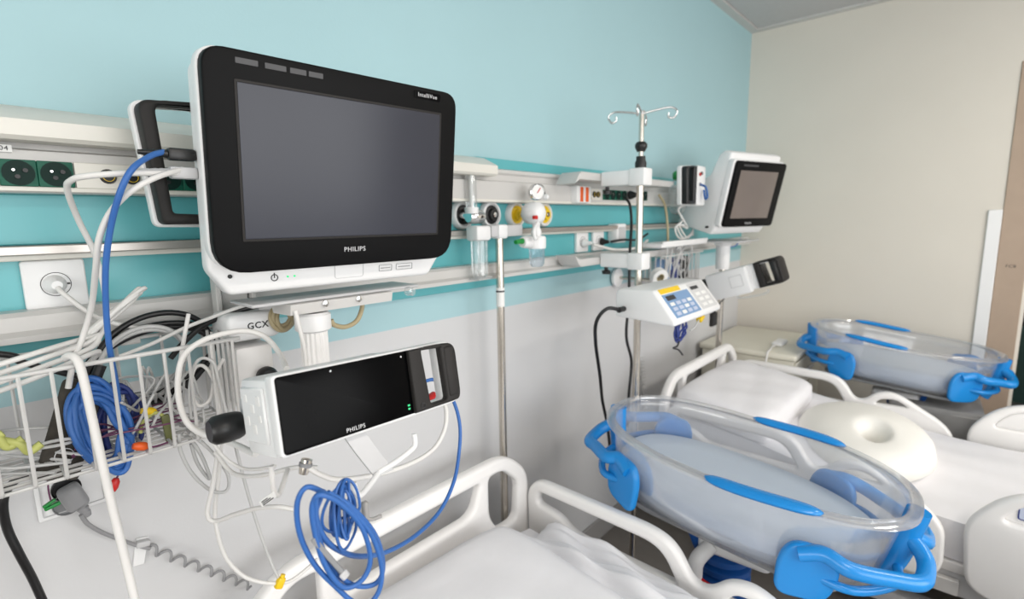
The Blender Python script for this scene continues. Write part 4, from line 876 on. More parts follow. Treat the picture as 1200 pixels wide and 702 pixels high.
# ================================================================== WIRE BASKETS
def make_basket(label, x0, x1, y0, y1, z0, z1, step, r, group):
    b = thing('wire_basket', label, 'basket', ((x0+x1)/2, y1, z0), group=group)
    ox, oy, oz = (x0+x1)/2, y1, z0
    L = lambda x, y, z: (x-ox, y-oy, z-oz)
    obj('rim', tube([L(x0, y0, z1), L((x0+x1)/2, y0, z1), L(x1-0.008, y0, z1), L(x1, y0+0.008, z1), L(x1, (y0+y1)/2, z1), L(x1, y1, z1), L((x0+x1)/2, y1, z1), L(x0, y1, z1), L(x0, (y0+y1)/2, z1)], r*1.35, 4, 8, True), 'wire', b)
    zm = z0+0.55*(z1-z0)
    n = int((x1-x0)/step); up = None
    for i in range(n+1):
        x = x0+step*i
        if up is None: up = tube([(0, 0, z1-z0+0.0), (0, 0, 0.004), (0, 0.004, 0.0), (0, 0.03, 0.0)], r, 3, 6, smooth=False)
        obj('wire', up, 'wire', b, L(x, y0-0.001, z0))
    obj('floor_wires', tubes([[L(x0, y0+0.005+k*(y1-y0-0.005)/7, z0), L(x1, y0+0.005+k*(y1-y0-0.005)/7, z0)] for k in range(8)]+[[L(x0+step*i, y0+0.004, z0+r), L(x0+step*i, y1, z0+r)] for i in range(n+1)], r), 'wire', b)['kind'] = 'stuff'
    m_ = max(3, int((y1-y0)/0.022))
    obj('side_wires', tubes([[L(xx, y0+(y1-y0)*k/m_, z1), L(xx, y0+(y1-y0)*k/m_, z0)] for xx in (x0, x1) for k in range(1, m_+1)], r), 'wire', b)['kind'] = 'stuff'
    obj('back_wires', tubes([[L(x0+step*i, y1, z1), L(x0+step*i, y1, z0)] for i in range(0, n+1, 2)], r), 'wire', b)['kind'] = 'stuff'
    for hx in (x0+0.10, x1-0.13): obj('rail_hook', box(L(hx, y1, z1-0.01), L(hx+0.03, y1+0.006, z1+0.02), 0.001, 1), 'alu', b)
    return b
bk1 = make_basket('pale wire basket full of white, blue and black cables below the teal panel', -0.22, 0.325, 0.95, 1.10, 1.139, 1.302, 0.034, 0.0027, 'wire baskets')
bk2 = make_basket('small wire basket of tangled leads behind the white sloping console', 2.10, 2.50, 0.98, 1.10, 1.20, 1.335, 0.04, 0.0024, 'wire baskets')
tr2 = thing('white_tray', 'narrow white tray above the small wire basket behind the drip stand', 'tray', (2.30, 1.03, 1.372))
obj('tray_body', box((-0.26, -0.06, 0.0), (0.24, 0.06, 0.02), 0.008, 3), 'white_pl', tr2)
obj('tray_lip', box((-0.255, -0.063, 0.014), (0.235, -0.055, 0.028), 0.003, 2), 'white_pl', tr2)
# ================================================================== CABLES AROUND THE LARGE MONITOR
cable('white_cable', 'white cable looping left from the ribbed grey plug then down past the wall socket', [(0.2629, 0.9050, 1.5787), (0.2333, 0.8900, 1.5760), (0.1911, 0.8850, 1.5733), (0.1509, 0.9000, 1.5688), (0.1344, 0.9200, 1.5636), (0.1326, 0.9500, 1.5514), (0.1473, 1.0000, 1.5106), (0.1657, 1.0300, 1.4589), (0.1747, 1.0500, 1.4007), (0.1728, 1.0600, 1.3473), (0.1535, 1.0500, 1.3090)], 0.0042, 'cable_w')
cable('white_cable', 'white cable curving down from the ribbed grey plug beside the blue cable', [(0.2658, 0.9050, 1.5852), (0.2249, 0.8800, 1.5701), (0.1924, 0.8800, 1.5498), (0.1690, 0.9000, 1.5209), (0.1550, 0.9200, 1.4833), (0.1509, 0.9500, 1.4361), (0.1477, 1.0000, 1.3784), (0.1351, 1.0200, 1.3309), (0.1172, 1.0000, 1.2972), (0.1070, 1.0000, 1.2595)], 0.0042, 'cable_w')
cable('blue_cable', 'long blue network cable hanging from the black plug beside the large monitor', [(0.2426, 0.9050, 1.6084), (0.2210, 0.8900, 1.5992), (0.1933, 0.8700, 1.5781), (0.1775, 0.8750, 1.5468), (0.1668, 0.9000, 1.5009), (0.1587, 0.9200, 1.4468), (0.1560, 0.9400, 1.3897), (0.1563, 0.9600, 1.3222), (0.1634, 0.9900, 1.2468), (0.1630, 1.0000, 1.1947)], 0.0042, 'cable_b')
# tied hank of white cord above the basket
U = Vector((0.2241, 1.0700, 1.3878))-Vector((0.1234, 1.0500, 1.3080)); hc = (Vector((0.2241, 1.0700, 1.3878))+Vector((0.1234, 1.0500, 1.3080)))/2
cable('white_cord_hank', 'tied hank of white power cord above the wire basket', coil_pts(hc, U, (0.35, -0.5, 0.62), U.length*0.5, 0.012, 5, 0.008, 3, 16), 0.0036, 'cable_w', n=4, cat='cord')
for i, (a, b, c, d) in enumerate(((405,418,447,0), (411,424,455,1), (400,415,438,2), (418,436,462,3))):
    lab = ('uppermost strand', 'second strand', 'slackest strand', 'lowest strand')[i]
    cable('white_cable', 'white cable, %s of the bundle leaving the basket toward the wall edge' % lab, [(0.1589, 1.0300, 1.3293) if i != 3 else (0.1402, 1.0300, 1.2868), (0.13+0.006*i, 1.03-0.008*i, 1.325-0.006*i), (0.085, 1.0-0.006*i, 1.322-0.01*i), (0.03, 0.99, 1.312-0.012*i), (-0.05, 0.99, 1.298-0.012*i), (-0.15, 1.0, 1.27-0.012*i)], 0.004, 'cable_w', 'white cables leaving the basket')
cable('white_cable', 'thick white cable hooked over the basket rim and hanging to the floor side', [(0.1056, 0.9650, 1.3136), (0.1085, 0.9550, 1.3173), (0.1135, 0.9450, 1.3153), (0.1166, 0.9380, 1.3020), (0.1183, 0.9300, 1.2676), (0.1203, 0.9200, 1.2050), (0.1229, 0.9050, 1.1271), (0.1266, 0.8900, 1.0479), (0.1298, 0.8800, 0.9820), (0.1320, 0.8700, 0.9255)], 0.0058, 'cable_w')
cable('black_cable', 'black cable coiled in wide loops behind the wire basket', coil_pts((0.2367, 1.0850, 1.2572), (1, 0, 0.12), (0.05, 0.1, 1), 0.088, 0.072, 3, 0.014, 5, 14), 0.0052, 'cable_k', n=4)
cable('grey_cable', 'pale grey cable coiled inside the wide black loops', coil_pts((0.2241, 1.0750, 1.2586), (1, 0, 0.1), (0.05, 0.1, 1), 0.066, 0.058, 2, 0.008, 9, 14), 0.0042, 'cable_g', n=4)
cable('black_cable', 'black cable rising from the loops to the mount under the large monitor', [(0.2610, 1.0750, 1.2601), (0.2827, 1.0700, 1.2855), (0.3150, 1.0600, 1.3136), (0.3576, 1.0400, 1.3339), (0.4016, 1.0100, 1.3458), (0.4489, 0.9850, 1.3520)], 0.005, 'cable_k')
cable('white_cable', 'white cable running along the black cable to the large monitor mount', [(0.1842, 1.0600, 1.2822), (0.2347, 1.0600, 1.2962), (0.2814, 1.0550, 1.3150), (0.3130, 1.0400, 1.3277), (0.3666, 1.0200, 1.3462), (0.4064, 1.0000, 1.3561)], 0.0035, 'cable_w')
cable('white_cable', 'short upright white cable end sticking out of the basket', [(0.2573, 1.0200, 1.2393), (0.2603, 1.0100, 1.2713), (0.2692, 1.0100, 1.3078), (0.2825, 1.0200, 1.3456)], 0.0036, 'cable_w')
cable('black_cable', 'black cable dropping below the basket along the white wall', [(0.0771, 1.1000, 1.1149), (0.0570, 1.1000, 1.1109), (0.0338, 1.1000, 1.1000), (0.0211, 1.1000, 1.0750), (0.0200, 1.1100, 1.0276), (0.0280, 1.1100, 0.9784), (0.0387, 1.1200, 0.9213), (0.0492, 1.1200, 0.8556)], 0.0062, 'cable_k')
cable('black_cable', 'short black cable entering the basket from beside the lower channel', [(-0.12, 1.10, 1.36), (0.0450, 1.0900, 1.3108), (0.0652, 1.0800, 1.2960), (0.1073, 1.0700, 1.2715), (0.1465, 1.0600, 1.2510)], 0.005, 'cable_k')
cable('blue_cable_coil', 'bundle of blue cable coiled upright inside the wire basket', coil_pts((0.1370, 0.9950, 1.1857), (1, 0.25, -0.15), (-0.12, 0.1, 1), 0.036, 0.066, 9, 0.014, 11, 14), 0.0042, 'cable_b', n=4)
cable('navy_cable_coil', 'navy cable coiled behind the blue bundle in the basket', coil_pts((0.1665, 1.0400, 1.1759), (1, 0.2, 0), (0.1, 0.1, 1), 0.026, 0.062, 5, 0.010, 12, 12), 0.004, 'label_nv', n=4)
# blood pressure cuff folded in the basket
cu_ = thing('pressure_cuff', 'dark grey woven pressure cuff folded beside the blue cable bundle', 'cuff', (0.0787, 1.0100, 1.1225), (rad(-4), rad(20), 0))
obj('sleeve', box((-0.026, -0.008, -0.004), (0.028, 0.010, 0.15), 0.008, 3), 'cuff', cu_)
obj('printed_mark', plate([(0.012*math.cos(2*PI*k/20), 0.012*math.sin(2*PI*k/20)) for k in range(20)], [[(0.0108*math.cos(2*PI*k/20), 0.0108*math.sin(2*PI*k/20)) for k in range(20)]], 0.001, 0), 'letter', cu_, (0.0, -0.0108, 0.035))
obj('hose_stub', cyl((0.01, -0.004, 0.13), (0.014, -0.006, 0.175), 0.008, 12), 'cable_k', cu_)
obj('white_cuff_tab', box((0.0, -0.014, 0.118), (0.026, -0.009, 0.128), 0.002, 1), 'label_w', cu_)
# loose leads in the basket
for i in range(6):
    rnd = random.Random(40+i); z = 1.149+0.004*i; xs = [0.10+0.04*k for k in range(5)]
    cable('purple_lead', 'thin purple lead wire lying on the basket floor', [(x+rnd.uniform(-0.01, 0.01), 0.985+0.012*i+rnd.uniform(-0.02, 0.02), z+rnd.uniform(0, 0.03)) for x in xs], 0.0015, 'purple', 'purple lead wires', 6, 5, 'lead')
for i in range(9):
    rnd = random.Random(60+i); z = 1.148+0.006*i; x0 = -0.18+0.01*i
    cable('grey_lead', 'thin pale grey lead heaped at the open end of the basket', [(x0+0.05*k+rnd.uniform(-0.012, 0.012), 0.99+0.01*rnd.uniform(-2, 5), z+rnd.uniform(0, 0.03)*math.sin(k*0.8)) for k in range(6)], 0.0024, 'cable_g', 'pale grey leads in the basket', 6, 5, 'lead')
for i in range(7):
    rnd = random.Random(90+i); x0 = 0.17+0.012*i
    cable('grey_lead', 'thin pale grey lead looped near the closed end of the basket', [(x0+rnd.uniform(-0.02, 0.06), 0.98+rnd.uniform(0, 0.09), 1.15+rnd.uniform(0, 0.11)) for k in range(6)], 0.0022, 'cable_g', 'pale grey leads looped in the basket', 6, 6, 'lead')
for i, (u_, v_, y_, m_, lab) in enumerate(((165,523,0.962,'orange','orange lead connector at the basket front'), (174,482,1.0,'yellow','yellow lead connector on the basket leads'), (134,568,1.05,'red','red lead connector hanging below the basket'))):
    c = thing('lead_connector', lab, 'connector', (0.1787, 0.9620, 1.1522) if i == 0 else ((0.2024, 1.0000, 1.1945) if i == 1 else (0.1519, 1.0500, 1.0666)), (0, rad(20), 0))
    obj('connector_body', lathe([(0.0, -0.011), (0.0045, -0.011), (0.007, -0.004), (0.007, 0.005), (0.004, 0.011), (0.0, 0.011)], 12, 'X' if i < 2 else 'Z'), m_, c)
    obj('connector_tail', tube([(0, 0, 0.008), (0.004, 0.01, 0.018), (-0.002, 0.02, 0.03)] if i == 2 else [(0.009, 0, 0), (0.022, 0.006, -0.002), (0.04, 0.01, 0.004)], 0.0016), 'purple', c)
oc = thing('lead_connector', 'flat olive green connector standing among the basket leads', 'connector', (0.2240, 0.9900, 1.1555), (0, rad(-4), 0))
obj('connector_body', box((-0.006, -0.004, -0.02), (0.006, 0.004, 0.03), 0.003, 2), 'olive_dk', oc)
obj('connector_tail', tube([(0, 0, 0.026), (-0.012, 0.005, 0.036), (-0.03, 0.01, 0.024), (-0.036, 0.01, 0.008)], 0.003), 'olive', oc)
for i in range(3):
    cable('green_tube', 'short pale green clip tube at the open end of the basket', [(-0.02+0.022*i, 0.975, 1.245-0.016*i), (0.0+0.022*i, 0.968, 1.238-0.018*i), (0.012+0.02*i, 0.97, 1.215-0.014*i), (0.03+0.018*i, 0.97, 1.222-0.014*i)], 0.0055, 'olive', 'pale green clip tubes', cat='tube')
# loops of white lead at the closed end of the basket and below
cable('white_cable', 'white hose arching from the basket end over to the bedside module', [(0.3412, 0.7800, 1.2767), (0.3625, 0.8500, 1.2840), (0.3629, 0.9000, 1.3047), (0.3406, 0.9200, 1.3180), (0.3042, 0.9250, 1.3193), (0.2714, 0.9300, 1.3115), (0.2450, 0.9300, 1.2940), (0.2329, 0.9280, 1.2631), (0.2292, 0.9250, 1.2220), (0.2360, 0.9200, 1.1838), (0.2498, 0.8900, 1.1671), (0.2652, 0.8400, 1.1660), (0.2621, 0.7200, 1.1827)], 0.0046, 'cable_w')
cable('white_cable', 'white lead hanging below the basket with a sharp bend toward the module', [(0.2891, 0.9500, 1.1402), (0.2805, 0.9500, 1.0927), (0.2675, 0.9500, 1.0422), (0.2576, 0.9500, 1.0098), (0.2584, 0.9450, 0.9937), (0.2685, 0.9350, 0.9913), (0.2839, 0.9000, 1.0092), (0.3047, 0.8600, 1.0263), (0.3237, 0.8200, 1.0361), (0.3426, 0.8000, 1.0306)], 0.004, 'cable_w')
cable('white_cable', 'white lead sagging from the basket to the yellow connector over the headboard', [(0.2931, 0.9600, 1.1170), (0.2861, 0.9700, 1.0517), (0.2783, 0.9800, 0.9935), (0.2771, 0.9800, 0.9520), (0.2860, 0.9800, 0.8925), (0.3080, 0.9700, 0.8463), (0.3346, 0.9600, 0.8215), (0.3632, 0.9500, 0.8060)], 0.0038, 'cable_w')
cable('grey_lead', 'straight grey lead from the basket end down to the yellow connector', [(0.3164, 0.9700, 1.1304), (0.3219, 0.9700, 1.0790), (0.3309, 0.9650, 1.0010), (0.3433, 0.9600, 0.9188), (0.3562, 0.9550, 0.8515), (0.3669, 0.9500, 0.8094)], 0.003, 'cable_g')
cable('white_cable', 'white lead running from the yellow connector along the headboard', [(0.3680, 0.9500, 0.8032), (0.3897, 0.9500, 0.7979), (0.4185, 0.9500, 0.8041), (0.4497, 0.9600, 0.8072)], 0.0034, 'cable_w')
cable('white_cable', 'white lead looped upright beside the basket end wires', [(0.2972, 0.9600, 1.1155), (0.2976, 0.9600, 1.1790), (0.2939, 0.9600, 1.2267), (0.2811, 0.9600, 1.2603), (0.2669, 0.9650, 1.2597), (0.2598, 0.9700, 1.2258), (0.2671, 0.9700, 1.1933), (0.2863, 0.9700, 1.1986), (0.2969, 0.9650, 1.2404), (0.3116, 0.9600, 1.2688)], 0.003, 'cable_w')
cable('grey_lead', 'pale grey lead twisted beside the basket end wires', [(0.3054, 0.9500, 1.1507), (0.3013, 0.9500, 1.1959), (0.2953, 0.9450, 1.2371), (0.2902, 0.9450, 1.2685), (0.2745, 0.9500, 1.2785), (0.2616, 0.9550, 1.2627), (0.2540, 0.9600, 1.2220), (0.2534, 0.9650, 1.1756)], 0.0026, 'cable_g')
cable('white_cable', 'white lead drooping between the basket end and the module knob', [(0.2478, 0.9400, 1.1688), (0.2658, 0.9300, 1.1475), (0.2827, 0.9200, 1.1092), (0.3008, 0.9000, 1.0884), (0.3107, 0.8600, 1.0945), (0.3177, 0.8000, 1.1174)], 0.003, 'cable_w')
yc = thing('lead_connector', 'yellow connector joining white leads above the headboard', 'connector', (0.3658, 0.9480, 0.8073), (0, rad(30), 0))
obj('connector_body', box((-0.008, -0.006, -0.011), (0.008, 0.006, 0.011), 0.004, 2), 'yellow', yc)
obj('connector_cap', lathe([(0.0, 0.0), (0.0045, 0.0), (0.0045, 0.006), (0.0, 0.006)], 10), 'yellow', yc, (0, 0, 0.010))
cable('grey_lead', 'pale grey lead hanging in a wide loop under the basket end', [(0.2347, 0.9700, 1.1529), (0.2339, 0.9700, 1.1195), (0.2474, 0.9700, 1.0738), (0.2706, 0.9700, 1.0353), (0.2904, 0.9700, 1.0219), (0.3011, 0.9700, 1.0289), (0.3007, 0.9700, 1.0557), (0.2846, 0.9700, 1.0945), (0.2659, 0.9700, 1.1268), (0.2495, 0.9700, 1.1479)], 0.003, 'cable_g')
cable('grey_lead', 'pale grey lead hanging in a narrow loop under the basket end', [(0.2421, 0.9800, 1.1476), (0.2557, 0.9800, 1.1274), (0.2682, 0.9800, 1.0911), (0.2755, 0.9800, 1.0526), (0.2695, 0.9850, 1.0598), (0.2588, 0.9850, 1.0899), (0.2541, 0.9850, 1.1234)], 0.003, 'cable_g')
cable('white_cable', 'white lead passing behind the bedside module clamp', [(0.2793, 0.9500, 1.1090), (0.2908, 0.9200, 1.0795), (0.3007, 0.8800, 1.0796), (0.3111, 0.8200, 1.0987), (0.3311, 0.7600, 1.1223), (0.3586, 0.7400, 1.1181)], 0.0036, 'cable_w')
cable('white_cable', 'short white lead from the module base to the printed cable tag', [(0.2461, 0.6300, 1.2003), (0.2457, 0.6300, 1.1844), (0.2483, 0.6350, 1.1642), (0.2551, 0.6400, 1.1535), (0.2711, 0.6600, 1.1565), (0.2867, 0.6800, 1.1633)], 0.0034, 'cable_w')
ct = thing('cable_tag', 'small white printed tag on the lead below the bedside module', 'tag', (0.2390, 0.6320, 1.1577), (0, rad(-18), 0))
obj('tag_body', box((-0.010, -0.001, -0.0045), (0.010, 0.001, 0.0045), 0.0005, 1), 'label_w', ct)
for k in range(3): obj('tag_print', box((-0.008, -0.0016, -0.003+0.0025*k), (0.006-0.003*k, -0.0009, -0.0018+0.0025*k)), 'print_dark', ct)
# grey plug, coiled cord and cable clip on the white wall
gp = thing('power_plug', 'grey angled plug in the double wall socket below the basket', 'plug', (0.1076, 1.1700, 1.0231), (0, rad(-18), 0))
obj('plug_body', box((-0.017, -0.016, -0.028), (0.017, 0.018, 0.018), 0.009, 3), 'cable_dg', gp)
obj('strain_relief', lathe([(0.009, -0.024), (0.0075, -0.032), (0.009, -0.034), (0.007, -0.041), (0.008, -0.043), (0.0055, -0.052), (0.0, -0.052)], 14), 'cable_dg', gp, (0.002, 0, 0))
cable('grey_cable', 'straight grey cord from the angled plug to the wall clip', [(0.1156, 1.1650, 0.9830), (0.1234, 1.1700, 0.9586), (0.1424, 1.1750, 0.9298), (0.1665, 1.1800, 0.9012), (0.1921, 1.1850, 0.8730), (0.2130, 1.1850, 0.8545)], 0.0038, 'cable_dg', cat='cord')
h0, h1 = Vector((0.2105, 1.1850, 0.8577)), Vector((0.3936, 1.1800, 0.6631)); ax = (h1-h0); hp = []
e1 = Vector((0, 1, 0)); e2 = ax.normalized().cross(e1)
for k in range(8*12+1):
    t = k/(8*12); hp.append(h0+ax*t+e1*(0.006*math.cos(2*PI*k/12))+e2*(0.008*math.sin(2*PI*k/12)))
tag(obj('coiled_cord', tube(hp, 0.0030, 1, 6, smooth=False), 'cable_dg'), 'coiled grey cord stretched along the white wall behind the headboard', 'cord')
cc = thing('cable_clip', 'white adhesive cable clip holding the grey cord on the wall', 'clip', (0.2006, 1.1970, 0.8613), (0, rad(12), 0))
obj('clip_pad', box((-0.010, -0.003, -0.038), (0.010, 0.003, 0.018), 0.001, 1), 'white_pl', cc)
obj('clip_loop', box((-0.012, -0.018, 0.004), (0.012, -0.0035, 0.016), 0.003, 2), 'grey_pl', cc)
gc = thing('green_clip', 'small green clip hanging on a purple lead beside the grey plug', 'clip', (0.0784, 1.1300, 1.0317), (0, rad(-12), 0))
obj('clip_jaw', box((-0.012, -0.004, -0.004), (0.010, 0.004, 0.002), 0.002, 2), 'green', gc)
obj('clip_jaw', box((-0.011, -0.004, 0.004), (0.008, 0.004, 0.009), 0.002, 2), 'green', gc, (0, 0, 0), (0, rad(-14), 0))
obj('lead_wire', tube([(0, 0, 0.008), (0.004, 0.0, 0.03), (0.012, -0.01, 0.06)], 0.0013), 'purple', gc)
# cables on the monitor mount
cable('beige_cable', 'beige cable coiled tightly beside the white mount block', coil_pts((0.4331, 0.9900, 1.3182), (1, 0.2, 0), (0, 0.3, 1), 0.021, 0.020, 4, 0.006, 21, 12), 0.0042, 'cable_cream', n=4)
cable('beige_cable', 'beige cable arcing under the monitor tray beside the column collar', [(0.4965, 0.9200, 1.3131), (0.5029, 0.9200, 1.3019), (0.5294, 0.9250, 1.2934), (0.5581, 0.9300, 1.3005), (0.5748, 0.9350, 1.3226), (0.5793, 0.9400, 1.3432)], 0.0048, 'cable_cream')
cable('white_cable', 'white cable running down beside the fluted column', [(0.4132, 0.8900, 1.3468), (0.4151, 0.8850, 1.3223), (0.4189, 0.8800, 1.2831), (0.4157, 0.8700, 1.2460), (0.4100, 0.8600, 1.2177)], 0.0042, 'cable_w')
# ------------------------------------------------------------------ cables of the bedside module
cable('blue_cable', 'blue cable sweeping from the module handle down to the hanging coil', [(0.5453, 0.7000, 1.2208), (0.5685, 0.7000, 1.2182), (0.5834, 0.6900, 1.2036), (0.5977, 0.6800, 1.1679), (0.5995, 0.6700, 1.1271), (0.5864, 0.6600, 1.0850), (0.5544, 0.6400, 1.0487), (0.5050, 0.6200, 1.0243), (0.4340, 0.5900, 1.0295), (0.3621, 0.5600, 1.0529), (0.3034, 0.5300, 1.0909), (0.2672, 0.5150, 1.1250), (0.2453, 0.5050, 1.1577), (0.2363, 0.5000, 1.1905), (0.2425, 0.4980, 1.2092)], 0.0033, 'cable_b')
cable('white_cable', 'white printed cable curving under the bedside module handle', [(0.5531, 0.6600, 1.1947), (0.5598, 0.6600, 1.1710), (0.5460, 0.6500, 1.1451), (0.5179, 0.6450, 1.1223), (0.4691, 0.6400, 1.1164), (0.3991, 0.6350, 1.1257), (0.3385, 0.6350, 1.1423), (0.3130, 0.6400, 1.1586), (0.2961, 0.6450, 1.1760)], 0.0038, 'cable_w')
cable('blue_cable_coil', 'large loose coil of blue cable hanging from the module hook', [(0.2502, 0.5050, 1.2083), (0.2309, 0.5050, 1.2225), (0.2215, 0.5100, 1.2042), (0.2232, 0.5120, 1.1669), (0.2355, 0.5100, 1.1265), (0.2556, 0.5050, 1.0898), (0.2735, 0.5000, 1.0618), (0.2891, 0.4950, 1.0525), (0.3021, 0.4900, 1.0675), (0.3051, 0.4880, 1.0982), (0.2926, 0.4870, 1.1468), (0.2650, 0.4880, 1.1930), (0.2408, 0.4900, 1.2168), (0.2311, 0.4950, 1.2056), (0.2338, 0.5000, 1.1707), (0.2432, 0.5020, 1.1260), (0.2613, 0.5000, 1.0890), (0.2829, 0.4960, 1.0870), (0.2934, 0.4920, 1.1105), (0.2828, 0.4880, 1.1576), (0.2580, 0.4860, 1.1989), (0.2360, 0.4880, 1.2177), (0.2344, 0.4950, 1.2002), (0.2402, 0.5050, 1.1572), (0.2557, 0.5080, 1.1098), (0.2778, 0.5050, 1.0789), (0.3029, 0.5000, 1.0688), (0.3123, 0.4960, 1.0881), (0.3008, 0.4900, 1.1371), (0.2719, 0.4880, 1.1877), (0.2465, 0.4900, 1.2153)], 0.0030, 'cable_b', n=6)
cable('blue_cable_hank', 'small tight hank of thin blue cable on the module hook', coil_pts((0.2758, 0.5150, 1.1691), (1, 0.1, -0.1), (0.12, 0.1, 1), 0.012, 0.033, 10, 0.010, 31, 12), 0.0018, 'cable_b', n=4, sides=6)
hp_ = thing('metal_plug', 'metal cable plug under the bedside module', 'plug', (0.2976, 0.6480, 1.1757), (0, rad(20), 0))
obj('plug_shell', lathe([(0.0, -0.012), (0.006, -0.012), (0.0075, -0.004), (0.0075, 0.008), (0.0, 0.009)], 14), 'steel', hp_)
obj('plug_ring', lathe([(0.0076, -0.002), (0.0088, -0.002), (0.0088, 0.003), (0.0076, 0.003)], 14), 'midgrey', hp_)
st_ = thing('sensor_strip', 'translucent grey sensor strip tangled in the hanging blue coil', 'sensor', (0.2451, 0.5000, 1.1384), (0, rad(-28), 0))
obj('strip', box((-0.003, -0.0015, -0.035), (0.003, 0.0015, 0.03), 0.001, 1), 'midgrey', st_)
obj('strip_end', box((-0.005, -0.002, -0.046), (0.005, 0.002, -0.0352), 0.0015, 1), 'grey_pl', st_)
tb = thing('metal_hook', 'small bent metal hook behind the thin blue hank', 'hook', (0.3133, 0.5300, 1.1481), (0, 0, 0))
obj('hook_plate', box((-0.004, -0.004, -0.012), (0.004, 0.004, 0.012), 0.002, 1), 'alu_dk', tb)
obj('hook_tip', tube([(0.0, 0, -0.010), (0.008, 0.0, -0.016), (0.022, 0.0, -0.018)], 0.0025), 'alu_dk', tb)

# ================================================================== CABLES AND SUPPLIES AT THE SECOND STATION
cable('black_cable', 'black power cord hanging from the white sloping console', [(1.4223, 0.8150, 1.2147), (1.3698, 0.8300, 1.2221), (1.3589, 0.8600, 1.1795), (1.4181, 0.9000, 1.0931), (1.5271, 0.9500, 0.9454), (1.6277, 1.0000, 0.8096), (1.7011, 1.0200, 0.6772), (1.7654, 1.0400, 0.5010)], 0.006, 'cable_k', cat='cord')
cable('black_cable', 'black power cord hanging straight down behind the drip stand', [(1.9361, 1.0900, 1.5846), (1.9368, 1.0700, 1.5560), (1.9177, 1.0500, 1.4791), (1.8542, 1.0200, 1.3507), (1.8176, 1.0000, 1.1833), (1.8027, 1.0000, 1.0324), (1.8491, 1.0000, 0.9160), (1.8330, 1.0000, 0.7811), (1.8605, 1.0200, 0.6256)], 0.006, 'cable_k', cat='cord')
bp_ = thing('power_plug', 'black plug in the last green socket behind the drip stand', 'plug', (2.03, 1.122, 1.60))
obj('plug_body', lathe([(0.0, 0.0), (0.018, 0.0), (0.016, 0.014), (0.009, 0.03), (0.0, 0.031)], 16, 'Y'), 'black_pl', bp_)
obj('plug_ring', lathe([(0.0182, 0.0), (0.019, 0.0), (0.019, 0.005), (0.0182, 0.005), (0.0182, 0.0)], 16, 'Y'), 'char', bp_)
cable('white_cable', 'white cord sagging from the plugged wall socket behind the drip stand', [(1.738, 1.12, 1.40), (1.77, 1.10, 1.39), (1.85, 1.09, 1.375), (1.97, 1.09, 1.37), (2.08, 1.10, 1.375), (2.16, 1.10, 1.40)], 0.006, 'cable_w', cat='cord')
cable('black_cable', 'black cord running sideways from the plug under the green sockets', [(1.88, 1.125, 1.405), (1.92, 1.09, 1.412), (2.0, 1.085, 1.408), (2.09, 1.10, 1.41), (2.16, 1.10, 1.43)], 0.005, 'cable_k', cat='cord')
h0, h1 = Vector((2.2863, 1.1800, 0.8055)), Vector((2.3463, 1.1800, 0.5189)); ax = h1-h0; hp = []
for k in range(16*10+1):
    t = k/160; hp.append(h0+ax*t+Vector((0.014*math.cos(2*PI*k/10), 0.009*math.sin(2*PI*k/10), 0)))
tag(obj('coiled_cord', tube(hp, 0.0038, 1, 6, smooth=False), 'cable_g'), 'coiled pale cord hanging on the wall behind the drip stand', 'cord')
cable('blue_cable_coil', 'small blue cable coil hanging under the sloping console', coil_pts((1.6228, 0.7000, 1.1306), (1, 0, 0.1), (0.1, 0, 1), 0.032, 0.030, 5, 0.010, 51, 12), 0.0032, 'label_nv', n=4, sides=6)
cable('grey_lead', 'thin dark lead dangling below the small blue coil', [(1.6249, 0.7000, 1.1039), (1.6068, 0.7000, 1.0780), (1.5741, 0.7000, 1.0758), (1.6148, 0.7000, 1.0618), (1.6511, 0.7000, 1.0365)], 0.003, 'print_dark')
yp = thing('lead_connector', 'yellow plug under the edge of the sloping console', 'connector', (1.7440, 0.6800, 1.1550), (0, rad(-25), 0))
obj('connector_body', box((-0.018, -0.01, -0.01), (0.016, 0.01, 0.01), 0.004, 2), 'yellow', yp)
obj('connector_tail', tube([(-0.016, 0, 0), (-0.05, 0, -0.004), (-0.09, 0, 0.006)], 0.003), 'cable_g', yp)
gb = thing('grey_sensor', 'small dark grey square sensor hanging beside the second module', 'sensor', (2.3598, 0.8600, 1.0321))
obj('sensor_body', box((-0.032, -0.008, -0.032), (0.032, 0.008, 0.032), 0.005, 2), 'char', gb)
obj('sensor_lead', tube([(0, 0, 0.03), (0.004, -0.02, 0.07), (0.0, -0.06, 0.12)], 0.003), 'print_dark', gb)
# basket contents
for i, (x, y, z, m_, w, lab) in enumerate(((2.16, 1.03, 1.225, 'keypad', 0.05, 'folded pale blue pack standing in the small wire basket'), (2.30, 1.04, 1.225, 'label_nv', 0.04, 'dark blue pouch standing in the small wire basket'), (2.38, 1.03, 1.225, 'black_pl', 0.05, 'black pouch standing in the small wire basket'))):
    c = thing('pouch', lab, 'pouch', (x, y, z), (0, rad(12-10*i), 0))
    obj('pouch_body', box((-w, -0.02, -0.015), (w, 0.02, 0.09), 0.012, 3), m_, c)
    obj('pouch_flap', box((-w*0.9, -0.024, 0.05), (w*0.9, -0.0202, 0.082), 0.001, 1), m_, c)
for i in range(6):
    rnd = random.Random(130+i)
    cable('grey_lead', 'pale lead spilling over the small wire basket', [(2.13+0.05*i+rnd.uniform(-0.02, 0.02), 0.97+rnd.uniform(-0.01, 0.06), 1.22+rnd.uniform(0, 0.16)) for k in range(5)], 0.004, 'cable_g', 'pale leads in the small basket', 6, 6, 'lead')
rl = thing('tape_roll', 'white tape roll lying beside the small wire basket', 'tape roll', (1.9935, 0.9600, 1.2587), (rad(20), 0, rad(-30)))
obj('tape', lathe([(0.018, -0.014), (0.036, -0.014), (0.036, 0.014), (0.018, 0.014), (0.018, -0.014)], 24, 'Y'), 'label_w', rl)
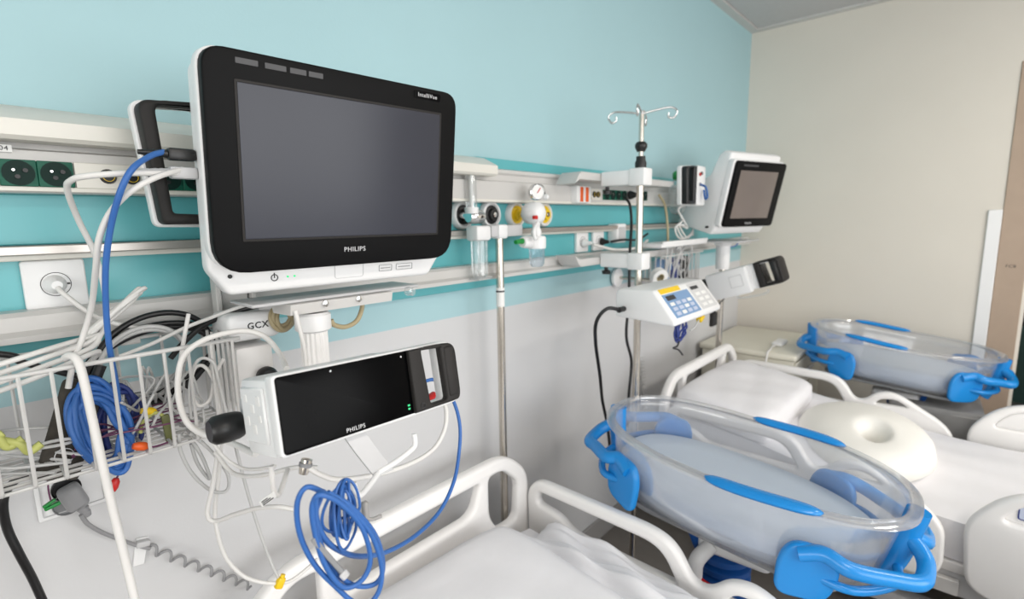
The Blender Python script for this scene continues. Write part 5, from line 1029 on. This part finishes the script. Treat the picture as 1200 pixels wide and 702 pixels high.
obj('core', lathe([(0.015, -0.0145), (0.018, -0.0145), (0.018, 0.0145), (0.015, 0.0145), (0.015, -0.0145)], 24, 'Y'), 'cable_cream', rl)
cl_ = thing('wall_clamp', 'round white wall fitting with steel rod below the lower carrier', 'fitting', (2.0414, 1.1900, 1.2365))
obj('disc', lathe([(0.0, 0.0), (0.042, 0.0), (0.042, 0.012), (0.03, 0.02), (0.0, 0.021)], 26, 'Y'), 'white_pl', cl_)
obj('rod', cyl((0, -0.02, 0), (0.0, -0.20, -0.002), 0.007, 12), 'steel', cl_)
# breathing bag with green cap hung at the wall
bgx = thing('breathing_bag', 'clear plastic breathing bag with green cap hung behind the smaller monitor', 'breathing bag', (2.4667, 1.1000, 1.7031))
obj('green_cap', lathe([(0.0, -0.02), (0.022, -0.02), (0.026, 0.0), (0.022, 0.016), (0.0, 0.018)], 18, 'Y'), 'green', bgx, (0.0, 0, 0))
obj('clear_bag', lathe([(0.0, -0.19), (0.03, -0.18), (0.05, -0.14), (0.05, -0.08), (0.03, -0.03), (0.018, -0.015), (0.0, -0.012)], 20), 'clear', bgx)
for i in range(3):
    rnd = random.Random(170+i)
    cable('clear_tube', 'thin clear oxygen tubing looped beside the breathing bag', [(2.5098, 1.0400, 1.5700), (2.3442, 1.0400, 1.5401), (2.42+0.03*i, 1.05, 1.49-0.02*i), (2.36+0.02*i, 1.06, 1.45+0.01*i), (2.40+0.04*i, 1.05, 1.40), (2.55, 1.05, 1.415+0.012*i)], 0.0045, 'cable_w', 'clear oxygen tubes', cat='tube')
cable('beige_cable', 'beige tube hanging from the duct beside the breathing bag', [(2.2811, 1.1100, 1.6084), (2.3046, 1.0900, 1.5609), (2.3165, 1.0800, 1.4733), (2.3120, 1.0700, 1.3612)], 0.006, 'cable_cream', cat='tube')
cable('blue_cable', 'thin blue cable curving behind the smaller monitor stand', [(2.9308, 1.0200, 1.3317), (3.1273, 1.0300, 1.3317), (3.2734, 1.0500, 1.3659)], 0.004, 'cable_b')
